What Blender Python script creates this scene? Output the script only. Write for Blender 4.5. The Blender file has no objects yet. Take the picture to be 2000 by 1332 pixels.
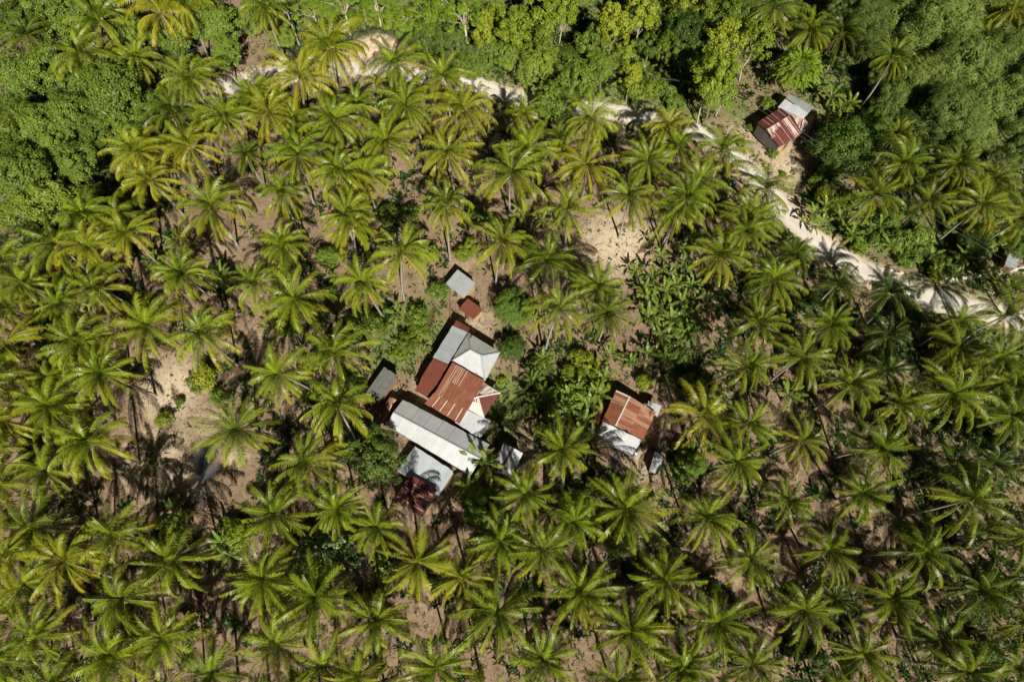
import bpy, math, random
import numpy as np
from mathutils import Vector, Matrix
R = math.radians
rng = np.random.default_rng(7)
random.seed(7)
scene = bpy.context.scene
col = scene.collection

# ------------------------------------------------------------------ camera, sky, sun, exposure
CAM_H, FPX, NADIR = 100.0, 1400.0, 524.0
PITCH = math.atan2(FPX, NADIR)
cd = bpy.data.cameras.new('drone_camera')
cam = bpy.data.objects.new('drone_camera', cd)
cam.location = (0, 0, CAM_H)
cam.rotation_euler = (math.pi / 2 - PITCH, 0, 0)
cd.sensor_width = 36.0
cd.lens = 36.0 * FPX / 2000.0
cd.clip_end = 3000
col.objects.link(cam)
scene.camera = cam

SUN_EL, SHADOW_AZ = 45.0, 15.5          # the sun stands behind the camera, a little to its right
w = bpy.data.worlds.new('World')
scene.world = w
w.use_nodes = True
nt = w.node_tree
sky = nt.nodes.new('ShaderNodeTexSky')
sky.sky_type = 'NISHITA'
sky.sun_disc = False
sky.sun_elevation = R(SUN_EL)
sky.sun_rotation = R(180 - SHADOW_AZ)
sky.air_density = 0.12
sky.dust_density = 0.1
bg = nt.nodes['Background']
bg.inputs['Strength'].default_value = 0.05
nt.links.new(sky.outputs[0], bg.inputs[0])
sl = bpy.data.lights.new('sun', 'SUN')
sl.energy = 5.0
sl.angle = R(0.5)
sl.color = (1.0, 0.945, 0.84)
sun = bpy.data.objects.new('sun', sl)
sd = Vector((-math.sin(R(SHADOW_AZ)) * math.cos(R(SUN_EL)), math.cos(R(SHADOW_AZ)) * math.cos(R(SUN_EL)), -math.sin(R(SUN_EL))))
sun.rotation_euler = sd.to_track_quat('-Z', 'Y').to_euler()
col.objects.link(sun)
scene.view_settings.view_transform = 'Standard'
scene.view_settings.look = 'None'
scene.view_settings.exposure = 0.42
scene.view_settings.gamma = 1.0
scene.cycles.max_bounces = 6
scene.cycles.diffuse_bounces = 2
scene.cycles.transparent_max_bounces = 6

# ------------------------------------------------------------------ helpers
def at(px, py, z=0.0):
    """world point at height z that the surveyed photo position shows"""
    x = (px - 1000) / FPX; y = (666 - py) / FPX
    c, s = math.cos(PITCH), math.sin(PITCH)
    d = Vector((x, c + y * s, -s + y * c))
    t = (z - CAM_H) / d.z
    return Vector((d.x * t, d.y * t, z))

def gz(x, y):
    """gentle undulation of the ground"""
    return 0.16 * np.sin(x * 0.21 + 1.3) * np.cos(y * 0.17) + 0.10 * np.sin(x * 0.39 - y * 0.31)

def tag(o, label=None, cat=None, group=None, kind=None):
    if label: o['label'] = label
    if cat: o['category'] = cat
    if group: o['group'] = group
    if kind: o['kind'] = kind
    return o

def empty(name, loc, rz=0.0):
    o = bpy.data.objects.new(name, None)
    o.location = loc; o.rotation_euler = (0, 0, rz); o.empty_display_size = 0.5
    col.objects.link(o)
    return o

def link(name, me, parent=None, loc=(0, 0, 0)):
    o = bpy.data.objects.new(name, me)
    o.location = loc
    col.objects.link(o)
    if parent: o.parent = parent
    return o

class MB:
    """collects vertices, faces, per-vertex tints, uvs and materials for one mesh"""
    def __init__(s):
        s.v = []; s.f = []; s.c = []; s.m = []; s.uv = {}; s.n = 0
    def add(s, V, F, C=None, mi=0):
        V = np.asarray(V, float).reshape(-1, 3)
        b = s.n
        s.v.append(V); s.n += len(V)
        if C is None: C = np.zeros((len(V), 4))
        C = np.asarray(C, float)
        if C.ndim == 1: C = np.tile(C, (len(V), 1))
        s.c.append(C)
        for f in F:
            s.f.append([int(i) + b for i in f]); s.m.append(mi)
    def box(s, x0, x1, y0, y1, z0, z1, mi=0, C=None, M=None):
        V = [(x, y, z) for z in (z0, z1) for y in (y0, y1) for x in (x0, x1)]
        if M is not None: V = [M @ Vector(p) for p in V]
        s.add(V, [(0, 2, 3, 1), (4, 5, 7, 6), (0, 1, 5, 4), (2, 6, 7, 3), (0, 4, 6, 2), (1, 3, 7, 5)], C, mi)
    def tube(s, P, rad, n=8, mi=0, C=None, cap=True):
        P = [Vector(p) for p in P]
        V = []
        for i, p in enumerate(P):
            t = (P[min(i + 1, len(P) - 1)] - P[max(i - 1, 0)]).normalized()
            a = Vector((0, 0, 1)) if abs(t.z) < 0.9 else Vector((1, 0, 0))
            b1 = t.cross(a).normalized(); b2 = t.cross(b1)
            for k in range(n):
                an = 2 * math.pi * k / n
                V.append(p + (b1 * math.cos(an) + b2 * math.sin(an)) * rad[i])
        F = [(i * n + k, i * n + (k + 1) % n, (i + 1) * n + (k + 1) % n, (i + 1) * n + k) for i in range(len(P) - 1) for k in range(n)]
        if cap:
            F += [tuple(range(n - 1, -1, -1)), tuple((len(P) - 1) * n + k for k in range(n))]
        s.add(V, F, C, mi)
    def mesh(s, name, mats, smooth=False):
        me = bpy.data.meshes.new(name)
        V = np.concatenate(s.v) if s.v else np.zeros((0, 3))
        me.from_pydata(V.tolist(), [], s.f)
        for m in (mats if isinstance(mats, (list, tuple)) else [mats]): me.materials.append(m)
        me.polygons.foreach_set('material_index', s.m)
        if smooth: me.polygons.foreach_set('use_smooth', [True] * len(s.f))
        ca = me.color_attributes.new('tint', 'FLOAT_COLOR', 'POINT')
        ca.data.foreach_set('color', np.concatenate(s.c).astype(np.float32).ravel())
        me.update()
        return me
    def build(s, name, mats, parent=None, loc=(0, 0, 0), smooth=False):
        return link(name, s.mesh(name, mats, smooth), parent, loc)

# quick mesh for tens of thousands of quads
def quad_mesh(name, Q, C, mat):
    """Q: (n,4,3) corners, C: (n,4) tint"""
    n = len(Q)
    me = bpy.data.meshes.new(name)
    me.vertices.add(n * 4); me.loops.add(n * 4); me.polygons.add(n)
    me.vertices.foreach_set('co', Q.astype(np.float32).ravel())
    me.loops.foreach_set('vertex_index', np.arange(n * 4, dtype=np.int32))
    me.polygons.foreach_set('loop_start', np.arange(0, n * 4, 4, dtype=np.int32))
    me.polygons.foreach_set('loop_total', np.full(n, 4, dtype=np.int32))
    me.materials.append(mat)
    ca = me.color_attributes.new('tint', 'FLOAT_COLOR', 'POINT')
    ca.data.foreach_set('color', np.repeat(C, 4, axis=0).astype(np.float32).ravel())
    me.update(); me.validate()
    return me

# ------------------------------------------------------------------ materials
def newmat(name):
    m = bpy.data.materials.new(name); m.use_nodes = True
    n = m.node_tree
    return m, n, n.nodes, n.links, n.nodes['Principled BSDF']

def ramp(nodes, links, fac, stops):
    r = nodes.new('ShaderNodeValToRGB')
    e = r.color_ramp.elements
    while len(e) < len(stops): e.new(0.5)
    for k, (p, c) in enumerate(stops):
        e[k].position = p; e[k].color = (*c, 1)
    if fac is not None: links.new(fac, r.inputs[0])
    return r.outputs[0]

def noise(nodes, links, vec, scale, detail=4, rough=0.6):
    t = nodes.new('ShaderNodeTexNoise')
    t.inputs['Scale'].default_value = scale; t.inputs['Detail'].default_value = detail; t.inputs['Roughness'].default_value = rough
    if vec is not None: links.new(vec, t.inputs['Vector'])
    return t.outputs[0]

def mixc(nodes, links, fac, a, b, mode='MIX'):
    m = nodes.new('ShaderNodeMix'); m.data_type = 'RGBA'; m.blend_type = mode
    def put(sock, v):
        if isinstance(v, bpy.types.NodeSocket): links.new(v, sock)
        elif isinstance(v, (int, float)): sock.default_value = v
        else: sock.default_value = (*v, 1)
    put(m.inputs[0], fac); put(m.inputs[6], a); put(m.inputs[7], b)
    return m.outputs[2]

def mth(nodes, links, op, a, b=None, c=None):
    m = nodes.new('ShaderNodeMath'); m.operation = op
    for i, v in enumerate((a, b, c)):
        if v is None: continue
        if isinstance(v, bpy.types.NodeSocket): links.new(v, m.inputs[i])
        else: m.inputs[i].default_value = v
    return m.outputs[0]

def leaf_mat(name, fresh, pale, old, transl=0.28, rough=0.42, rib=None, hue_spread=0.3, spec=0.3):
    """tint R: age (fresh to old), G: brightness scatter plus light painted on fronds, B: stalk; object colour R adds age, G adds pale"""
    m, n, N, L, bs = newmat(name)
    a = N.new('ShaderNodeAttribute'); a.attribute_name = 'tint'
    sp = N.new('ShaderNodeSeparateColor'); L.new(a.outputs['Color'], sp.inputs[0])
    oi = N.new('ShaderNodeObjectInfo')
    so = N.new('ShaderNodeSeparateColor'); L.new(oi.outputs['Color'], so.inputs[0])
    age = mth(N, L, 'ADD', sp.outputs[0], so.outputs[0])
    c = mixc(N, L, mth(N, L, 'MULTIPLY', sp.outputs[1], 1.0), fresh, pale)
    c = mixc(N, L, mth(N, L, 'MULTIPLY', oi.outputs['Random'], hue_spread), c, pale)
    c = mixc(N, L, so.outputs[1], c, pale)
    agec = N.new('ShaderNodeClamp'); L.new(age, agec.inputs[0])
    c = mixc(N, L, agec.outputs[0], c, old)
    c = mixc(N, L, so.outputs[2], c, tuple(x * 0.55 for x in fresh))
    if rib: c = mixc(N, L, sp.outputs[2], c, rib)
    L.new(c, bs.inputs['Base Color'])
    bs.inputs['Roughness'].default_value = rough; bs.inputs['Specular IOR Level'].default_value = spec
    tr = N.new('ShaderNodeBsdfTranslucent')
    tc = mixc(N, L, 1.0, c, (1.25, 1.3, 0.55), 'MULTIPLY')
    L.new(tc, tr.inputs[0])
    mx = N.new('ShaderNodeMixShader'); mx.inputs[0].default_value = transl
    L.new(bs.outputs[0], mx.inputs[1]); L.new(tr.outputs[0], mx.inputs[2])
    L.new(mx.outputs[0], N['Material Output'].inputs[0])
    return m

M_FROND = leaf_mat('palm_leaf', (0.018, 0.062, 0.006), (0.235, 0.325, 0.014), (0.46, 0.38, 0.025), 0.10, 0.38, rib=(0.46, 0.46, 0.08), hue_spread=0.12, spec=0.32)
M_DRYFR = leaf_mat('dry_palm_leaf', (0.20, 0.115, 0.05), (0.30, 0.19, 0.09), (0.26, 0.14, 0.06), 0.1, 0.7, rib=(0.3, 0.2, 0.1))
M_BANANA = leaf_mat('banana_leaf', (0.07, 0.155, 0.018), (0.19, 0.29, 0.035), (0.32, 0.27, 0.05), 0.3, 0.36, rib=(0.26, 0.34, 0.08))
M_BROAD = leaf_mat('broad_leaf', (0.095, 0.17, 0.02), (0.22, 0.30, 0.04), (0.30, 0.32, 0.03), 0.25, 0.45)
M_LIME = leaf_mat('lime_leaf', (0.13, 0.22, 0.018), (0.28, 0.34, 0.025), (0.46, 0.40, 0.03), 0.32, 0.45)
M_FEATHER = leaf_mat('feather_leaf', (0.12, 0.22, 0.012), (0.24, 0.34, 0.02), (0.3, 0.3, 0.03), 0.3, 0.5)
M_FINE = leaf_mat('fine_leaf', (0.075, 0.155, 0.018), (0.15, 0.25, 0.03), (0.26, 0.24, 0.04), 0.25, 0.5)
M_BAMBOO = leaf_mat('bamboo_leaf', (0.12, 0.19, 0.035), (0.24, 0.31, 0.065), (0.26, 0.22, 0.05), 0.25, 0.5)
M_PALE = leaf_mat('silver_leaf', (0.12, 0.20, 0.05), (0.28, 0.36, 0.14), (0.34, 0.32, 0.1), 0.2, 0.3)
M_WEED = leaf_mat('weed_leaf', (0.085, 0.15, 0.022), (0.17, 0.24, 0.04), (0.30, 0.25, 0.09), 0.25, 0.55)
M_UNDER = leaf_mat('undergrowth_leaf', (0.045, 0.105, 0.014), (0.14, 0.22, 0.03), (0.25, 0.22, 0.05), 0.2, 0.5)
M_LITTER = leaf_mat('litter_leaf', (0.30, 0.20, 0.115), (0.50, 0.40, 0.27), (0.14, 0.085, 0.045), 0.0, 0.8)

def bark_mat(name, a, b, sc=6):
    m, n, N, L, bs = newmat(name)
    tc = N.new('ShaderNodeTexCoord')
    f = noise(N, L, tc.outputs['Object'], sc, 5)
    wv = N.new('ShaderNodeTexWave'); wv.bands_direction = 'Z'; wv.inputs['Scale'].default_value = 2.2; wv.inputs['Distortion'].default_value = 2
    L.new(tc.outputs['Object'], wv.inputs['Vector'])
    c = ramp(N, L, f, [(0.3, a), (0.7, b)])
    c = mixc(N, L, mth(N, L, 'MULTIPLY', wv.outputs[1], 0.35), c, tuple(x * 0.5 for x in a))
    L.new(c, bs.inputs['Base Color']); bs.inputs['Roughness'].default_value = 0.85
    return m
M_PTRUNK = bark_mat('palm_bark', (0.26, 0.22, 0.18), (0.44, 0.40, 0.34))
M_BARK = bark_mat('brown_bark', (0.16, 0.12, 0.085), (0.28, 0.22, 0.16))
M_WBARK = bark_mat('pale_bark', (0.42, 0.34, 0.25), (0.62, 0.53, 0.42))

def plain(name, c, rough=0.6, metal=0.0, var=0.25, sc=3.0):
    m, n, N, L, bs = newmat(name)
    tc = N.new('ShaderNodeTexCoord')
    f = noise(N, L, tc.outputs['Object'], sc, 5)
    cc = ramp(N, L, f, [(0.3, tuple(x * (1 - var) for x in c)), (0.7, tuple(min(1, x * (1 + var)) for x in c))])
    L.new(cc, bs.inputs['Base Color'])
    bs.inputs['Roughness'].default_value = rough; bs.inputs['Metallic'].default_value = metal
    return m
M_WOOD = plain('weathered_wood', (0.24, 0.17, 0.11), 0.8)
M_WALL = plain('plank_wall', (0.34, 0.25, 0.16), 0.8)
M_CONC = plain('concrete_wall', (0.42, 0.40, 0.36), 0.85)
M_BAMB = plain('bamboo_slat', (0.45, 0.34, 0.19), 0.75)
M_DOOR = plain('door_wood', (0.14, 0.09, 0.06), 0.6)
M_PANE = plain('dark_pane', (0.03, 0.035, 0.04), 0.15)
M_FRAME = plain('painted_frame', (0.55, 0.52, 0.46), 0.6)
M_NUT = plain('coconut_husk', (0.22, 0.20, 0.04), 0.5)
M_BLOOM = plain('palm_flower', (0.55, 0.32, 0.10), 0.7)
M_RUBBER = plain('black_rubber', (0.018, 0.018, 0.02), 0.7)
M_WIRE = plain('wire', (0.10, 0.10, 0.10), 0.5)
M_POLE = plain('pole_wood', (0.38, 0.36, 0.33), 0.8)
M_HUSK = plain('old_husk', (0.10, 0.07, 0.055), 0.9, var=0.5, sc=8)
M_PLASTIC = plain('blue_plastic', (0.10, 0.18, 0.30), 0.4)
M_CLOTH = plain('cloth', (0.62, 0.62, 0.66), 0.9)
M_PEBBLE = plain('stone', (0.5, 0.47, 0.42), 0.85)

def roof_mat(name, a, b, streak, rough, metal, streak_amt=0.5, sheet_var=0.25, patch=None, lines=0.35):
    """corrugated sheeting: uv in metres, u along the eave, v down the slope; tint R: sheet shade, G: pale sheet"""
    m, n, N, L, bs = newmat(name)
    uv = N.new('ShaderNodeUVMap')
    at_ = N.new('ShaderNodeAttribute'); at_.attribute_name = 'tint'
    sp = N.new('ShaderNodeSeparateColor'); L.new(at_.outputs['Color'], sp.inputs[0])
    mp = N.new('ShaderNodeMapping'); mp.inputs['Scale'].default_value = (5.0, 0.35, 1); L.new(uv.outputs[0], mp.inputs[0])
    st = noise(N, L, mp.outputs[0], 1.6, 6, 0.65)
    bl = noise(N, L, uv.outputs[0], 0.9, 5, 0.6)
    fine = noise(N, L, uv.outputs[0], 9, 3, 0.6)
    c = ramp(N, L, bl, [(0.32, a), (0.68, b)])
    c = mixc(N, L, mth(N, L, 'MULTIPLY', ramp(N, L, st, [(0.45, (0, 0, 0)), (0.68, (1, 1, 1))]), streak_amt), c, streak)
    sv = mth(N, L, 'ADD', mth(N, L, 'MULTIPLY', sp.outputs[0], sheet_var * 2), 1 - sheet_var)
    cmb = N.new('ShaderNodeCombineColor')
    for k in range(3): L.new(sv, cmb.inputs[k])
    c = mixc(N, L, 1.0, c, cmb.outputs[0], 'MULTIPLY')
    if patch:
        pf = ramp(N, L, noise(N, L, mp.outputs[0], 0.9, 4, 0.6), [(0.40, (0, 0, 0)), (0.52, (1, 1, 1))])
        pf = mth(N, L, 'MULTIPLY', pf, sp.outputs[1])
        c = mixc(N, L, pf, c, patch)
    wv = N.new('ShaderNodeTexWave'); wv.bands_direction = 'X'; wv.inputs['Scale'].default_value = 1.55
    L.new(uv.outputs[0], wv.inputs['Vector'])
    c = mixc(N, L, mth(N, L, 'MULTIPLY', wv.outputs[1], lines * 0.4), c, tuple(x * 0.45 for x in a))
    L.new(c, bs.inputs['Base Color'])
    bs.inputs['Metallic'].default_value = metal
    rr = mth(N, L, 'ADD', mth(N, L, 'MULTIPLY', fine, 0.2), rough - 0.1)
    L.new(rr, bs.inputs['Roughness'])
    bp = N.new('ShaderNodeBump'); bp.inputs['Strength'].default_value = 0.15; bp.inputs['Distance'].default_value = 0.02
    L.new(mth(N, L, 'ADD', wv.outputs[1], mth(N, L, 'MULTIPLY', bl, 1.5)), bp.inputs['Height'])
    L.new(bp.outputs[0], bs.inputs['Normal'])
    return m
M_GALV = roof_mat('galvanised_sheet', (0.70, 0.72, 0.74), (0.82, 0.83, 0.84), (0.55, 0.56, 0.57), 0.42, 0.5, 0.22, 0.06, patch=(0.26, 0.10, 0.05))
M_GREY = roof_mat('dull_grey_sheet', (0.36, 0.39, 0.41), (0.45, 0.48, 0.49), (0.30, 0.32, 0.33), 0.55, 0.3, 0.4, 0.07, patch=(0.28, 0.09, 0.05))
M_GREY2 = roof_mat('silver_grey_sheet', (0.46, 0.50, 0.54), (0.55, 0.59, 0.62), (0.38, 0.41, 0.44), 0.5, 0.35, 0.45, 0.10, patch=(0.28, 0.09, 0.05))
M_DARK = roof_mat('weathered_grey_sheet', (0.12, 0.125, 0.12), (0.19, 0.19, 0.18), (0.26, 0.25, 0.23), 0.6, 0.2, 0.6, 0.2, patch=(0.25, 0.15, 0.1))
M_RUST = roof_mat('rusted_sheet', (0.15, 0.042, 0.02), (0.22, 0.068, 0.03), (0.33, 0.15, 0.08), 0.75, 0.0, 0.6, 0.10, patch=(0.36, 0.20, 0.12))
M_REDR = roof_mat('red_oxide_sheet', (0.15, 0.040, 0.024), (0.20, 0.056, 0.032), (0.12, 0.034, 0.022), 0.6, 0.0, 0.3, 0.06)
M_MAROON = roof_mat('maroon_sheet', (0.11, 0.026, 0.021), (0.15, 0.038, 0.028), (0.20, 0.065, 0.045), 0.55, 0.05, 0.4, 0.15, patch=(0.62, 0.50, 0.44))
M_CAP = plain('pale_ridge_cap', (0.62, 0.58, 0.52), 0.5, 0.1, 0.2)
M_GCAP = plain('grey_ridge_cap', (0.42, 0.44, 0.45), 0.5, 0.4, 0.15)

# ------------------------------------------------------------------ ground
road_px = [(350, 200), (440, 170), (520, 152), (600, 142), (690, 130), (735, 130), (790, 142), (850, 152), (930, 168), (990, 185),
           (1080, 205), (1150, 210), (1200, 219), (1260, 232), (1320, 245), (1380, 266), (1430, 302), (1465, 338), (1500, 370),
           (1528, 405), (1562, 447), (1612, 485), (1670, 520), (1720, 548), (1790, 576), (1860, 594), (1930, 610), (2010, 632), (2160, 676)]
path_px = [(1690, 520), (1750, 530), (1800, 544), (1860, 546), (1930, 537), (2010, 522), (2100, 500)]
def smooth_line(pts, n):
    P = np.array([at(*p)[:2] for p in pts])
    t = np.concatenate([[0], np.cumsum(np.linalg.norm(np.diff(P, axis=0), axis=1))])
    tt = np.linspace(0, t[-1], n)
    Q = np.stack([np.interp(tt, t, P[:, 0]), np.interp(tt, t, P[:, 1])], 1)
    for _ in range(6):
        Q[1:-1] = 0.25 * Q[:-2] + 0.5 * Q[1:-1] + 0.25 * Q[2:]
    return Q
ROAD = smooth_line(road_px, 200)
PATH = smooth_line(path_px, 60)
def dist_line(X, Y, Q):
    d = np.full(X.shape, 1e9)
    for q in Q: d = np.minimum(d, (X - q[0]) ** 2 + (Y - q[1]) ** 2)
    return np.sqrt(d)

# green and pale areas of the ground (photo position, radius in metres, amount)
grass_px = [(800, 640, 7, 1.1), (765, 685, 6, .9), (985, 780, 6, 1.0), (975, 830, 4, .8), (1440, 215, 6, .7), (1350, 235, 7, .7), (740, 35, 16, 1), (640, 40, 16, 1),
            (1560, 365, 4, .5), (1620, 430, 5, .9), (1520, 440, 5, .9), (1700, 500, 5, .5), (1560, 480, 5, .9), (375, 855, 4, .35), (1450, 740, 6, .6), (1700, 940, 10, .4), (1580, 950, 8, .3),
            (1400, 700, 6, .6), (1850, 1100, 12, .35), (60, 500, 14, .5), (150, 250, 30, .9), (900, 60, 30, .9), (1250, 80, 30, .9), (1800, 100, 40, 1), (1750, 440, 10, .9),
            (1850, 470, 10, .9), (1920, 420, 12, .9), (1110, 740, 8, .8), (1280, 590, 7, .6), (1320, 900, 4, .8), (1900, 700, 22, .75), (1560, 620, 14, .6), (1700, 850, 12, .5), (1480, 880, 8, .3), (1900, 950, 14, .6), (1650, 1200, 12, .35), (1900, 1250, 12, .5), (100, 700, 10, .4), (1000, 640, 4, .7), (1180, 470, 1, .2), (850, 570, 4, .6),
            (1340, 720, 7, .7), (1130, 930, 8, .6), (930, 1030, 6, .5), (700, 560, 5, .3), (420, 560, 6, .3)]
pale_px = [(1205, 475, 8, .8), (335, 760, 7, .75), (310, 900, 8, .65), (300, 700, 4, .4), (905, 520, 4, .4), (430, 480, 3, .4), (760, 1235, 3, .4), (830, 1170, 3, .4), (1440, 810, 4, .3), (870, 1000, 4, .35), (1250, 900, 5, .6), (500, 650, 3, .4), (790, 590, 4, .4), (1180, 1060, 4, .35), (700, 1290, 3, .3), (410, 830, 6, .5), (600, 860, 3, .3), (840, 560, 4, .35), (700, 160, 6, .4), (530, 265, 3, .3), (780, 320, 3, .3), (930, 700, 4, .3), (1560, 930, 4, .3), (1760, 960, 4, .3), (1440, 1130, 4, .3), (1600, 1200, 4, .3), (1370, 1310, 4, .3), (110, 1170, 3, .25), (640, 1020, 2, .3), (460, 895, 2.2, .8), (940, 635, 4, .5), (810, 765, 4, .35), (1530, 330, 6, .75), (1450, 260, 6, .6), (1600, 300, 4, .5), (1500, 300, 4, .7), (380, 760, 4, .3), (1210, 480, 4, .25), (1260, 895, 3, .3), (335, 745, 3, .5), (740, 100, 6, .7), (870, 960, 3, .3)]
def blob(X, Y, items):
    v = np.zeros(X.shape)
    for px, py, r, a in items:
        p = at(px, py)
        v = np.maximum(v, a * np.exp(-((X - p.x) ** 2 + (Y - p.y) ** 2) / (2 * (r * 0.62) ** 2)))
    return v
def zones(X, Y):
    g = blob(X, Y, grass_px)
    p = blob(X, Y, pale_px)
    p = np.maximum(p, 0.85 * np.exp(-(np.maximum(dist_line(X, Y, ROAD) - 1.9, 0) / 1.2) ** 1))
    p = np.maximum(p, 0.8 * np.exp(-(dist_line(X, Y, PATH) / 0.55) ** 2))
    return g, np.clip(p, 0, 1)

def ground():
    xs = np.concatenate([[-1500, -600, -260, -150], np.arange(-110, 110.1, 0.8), [150, 260, 600, 1500]])
    ys = np.concatenate([[-1500, -500, -150, -70], np.arange(-30, 150.1, 0.8), [190, 260, 500, 1500]])
    X, Y = np.meshgrid(xs, ys)
    Z = gz(X, Y)
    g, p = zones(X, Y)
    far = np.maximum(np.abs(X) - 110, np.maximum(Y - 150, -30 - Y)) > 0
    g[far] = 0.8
    nx, ny = len(xs), len(ys)
    V = np.stack([X, Y, Z], 2).reshape(-1, 3)
    i = np.arange(nx * ny).reshape(ny, nx)
    F = np.stack([i[:-1, :-1], i[:-1, 1:], i[1:, 1:], i[1:, :-1]], 2).reshape(-1, 4)
    me = bpy.data.meshes.new('ground')
    me.from_pydata(V.tolist(), [], F.tolist())
    ca = me.color_attributes.new('tint', 'FLOAT_COLOR', 'POINT')
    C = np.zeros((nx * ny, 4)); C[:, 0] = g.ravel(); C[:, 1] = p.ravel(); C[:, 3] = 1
    ca.data.foreach_set('color', C.astype(np.float32).ravel())
    me.polygons.foreach_set('use_smooth', [True] * len(F))
    m, n, N, L, bs = newmat('plantation_soil')
    tc = N.new('ShaderNodeTexCoord'); ob = tc.outputs['Object']
    a = N.new('ShaderNodeAttribute'); a.attribute_name = 'tint'
    sp = N.new('ShaderNodeSeparateColor'); L.new(a.outputs['Color'], sp.inputs[0])
    n1 = noise(N, L, ob, 0.3, 8, 0.72); n2 = noise(N, L, ob, 2.4, 6, 0.7); n3 = noise(N, L, ob, 0.9, 5, 0.7)
    c = ramp(N, L, n1, [(0.32, (0.15, 0.10, 0.06)), (0.5, (0.29, 0.20, 0.125)), (0.68, (0.17, 0.13, 0.075))])
    c = mixc(N, L, ramp(N, L, n2, [(0.42, (0, 0, 0)), (0.62, (1, 1, 1))]), c, mixc(N, L, 0.6, c, (0.17, 0.12, 0.07)))
    vo = N.new('ShaderNodeTexVoronoi'); vo.inputs['Scale'].default_value = 5.5; L.new(ob, vo.inputs['Vector'])
    c = mixc(N, L, mth(N, L, 'MULTIPLY', ramp(N, L, vo.outputs[0], [(0.0, (1, 1, 1)), (0.32, (0, 0, 0))]), 0.35), c, (0.48, 0.38, 0.27))
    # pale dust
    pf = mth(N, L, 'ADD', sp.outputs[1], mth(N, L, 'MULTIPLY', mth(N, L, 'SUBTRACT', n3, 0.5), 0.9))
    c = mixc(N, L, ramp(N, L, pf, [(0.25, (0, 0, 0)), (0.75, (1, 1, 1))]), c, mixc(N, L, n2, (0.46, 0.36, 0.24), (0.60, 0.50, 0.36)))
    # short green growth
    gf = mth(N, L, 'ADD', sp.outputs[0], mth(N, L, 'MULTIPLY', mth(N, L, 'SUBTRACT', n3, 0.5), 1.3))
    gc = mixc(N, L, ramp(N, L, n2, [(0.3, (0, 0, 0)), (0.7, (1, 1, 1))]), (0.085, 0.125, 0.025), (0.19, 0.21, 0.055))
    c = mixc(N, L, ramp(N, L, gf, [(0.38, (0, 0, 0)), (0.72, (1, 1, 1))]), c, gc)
    L.new(c, bs.inputs['Base Color']); bs.inputs['Roughness'].default_value = 0.95
    bp = N.new('ShaderNodeBump'); bp.inputs['Strength'].default_value = 0.6; bp.inputs['Distance'].default_value = 0.15
    L.new(mth(N, L, 'ADD', n2, mth(N, L, 'MULTIPLY', n3, 1.5)), bp.inputs['Height']); L.new(bp.outputs[0], bs.inputs['Normal'])
    me.materials.append(m)
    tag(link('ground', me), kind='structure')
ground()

def ribbon(name, Q, w0, zo, mat, jit):
    n = len(Q)
    T = np.gradient(Q, axis=0); T /= np.linalg.norm(T, axis=1)[:, None]
    S = np.stack([-T[:, 1], T[:, 0]], 1)
    k = 7
    V = []
    for i in range(n):
        wl = w0(i / n) * 0.5
        l = wl + rng.normal(0, jit); r = wl + rng.normal(0, jit)
        for j in range(k):
            o = -l + (l + r) * j / (k - 1)
            p = Q[i] + S[i] * o
            V.append((p[0], p[1], gz(p[0], p[1]) + zo + (0.03 if 0 < j < k - 1 else 0)))
    F = [(i * k + j, i * k + j + 1, (i + 1) * k + j + 1, (i + 1) * k + j) for i in range(n - 1) for j in range(k - 1)]
    b = MB(); b.add(V, F)
    C = np.zeros((n * k, 4)); C[:, 0] = np.tile(np.abs(np.linspace(-1, 1, k)), n); b.c = [C]
    return tag(b.build(name, mat, smooth=True), kind='structure')

def road_mat():
    m, n, N, L, bs = newmat('crushed_limestone')
    tc = N.new('ShaderNodeTexCoord'); ob = tc.outputs['Object']
    a = N.new('ShaderNodeAttribute'); a.attribute_name = 'tint'
    sp = N.new('ShaderNodeSeparateColor'); L.new(a.outputs['Color'], sp.inputs[0])
    n1 = noise(N, L, ob, 0.35, 6, 0.65); n2 = noise(N, L, ob, 4, 6, 0.7)
    c = ramp(N, L, n1, [(0.3, (0.52, 0.48, 0.41)), (0.65, (0.64, 0.61, 0.54))])
    c = mixc(N, L, ramp(N, L, n2, [(0.45, (0, 0, 0)), (0.75, (0.5, 0.5, 0.5))]), c, (0.42, 0.33, 0.23))
    e = mth(N, L, 'ADD', sp.outputs[0], mth(N, L, 'MULTIPLY', mth(N, L, 'SUBTRACT', n1, 0.5), 1.0))
    c = mixc(N, L, ramp(N, L, e, [(0.62, (0, 0, 0)), (1.0, (0.85, 0.85, 0.85))]), c, (0.47, 0.37, 0.25))
    # two wheel tracks, worn smooth and paler
    tr = mth(N, L, 'ABSOLUTE', mth(N, L, 'SUBTRACT', sp.outputs[0], 0.42))
    c = mixc(N, L, ramp(N, L, tr, [(0.0, (0.45, 0.45, 0.45)), (0.22, (0, 0, 0))]), c, (0.70, 0.64, 0.55))
    L.new(c, bs.inputs['Base Color']); bs.inputs['Roughness'].default_value = 0.95
    bp = N.new('ShaderNodeBump'); bp.inputs['Strength'].default_value = 0.5; bp.inputs['Distance'].default_value = 0.06
    L.new(n2, bp.inputs['Height']); L.new(bp.outputs[0], bs.inputs['Normal'])
    return m
M_ROAD = road_mat()
ribbon('road', ROAD, lambda t: 3.5 + 0.5 * math.sin(t * 9) - (.7 if t > .86 else 0), 0.05, M_ROAD, 0.14)
ribbon('footpath', PATH, lambda t: 0.6, 0.045, M_ROAD, 0.06)

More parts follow.
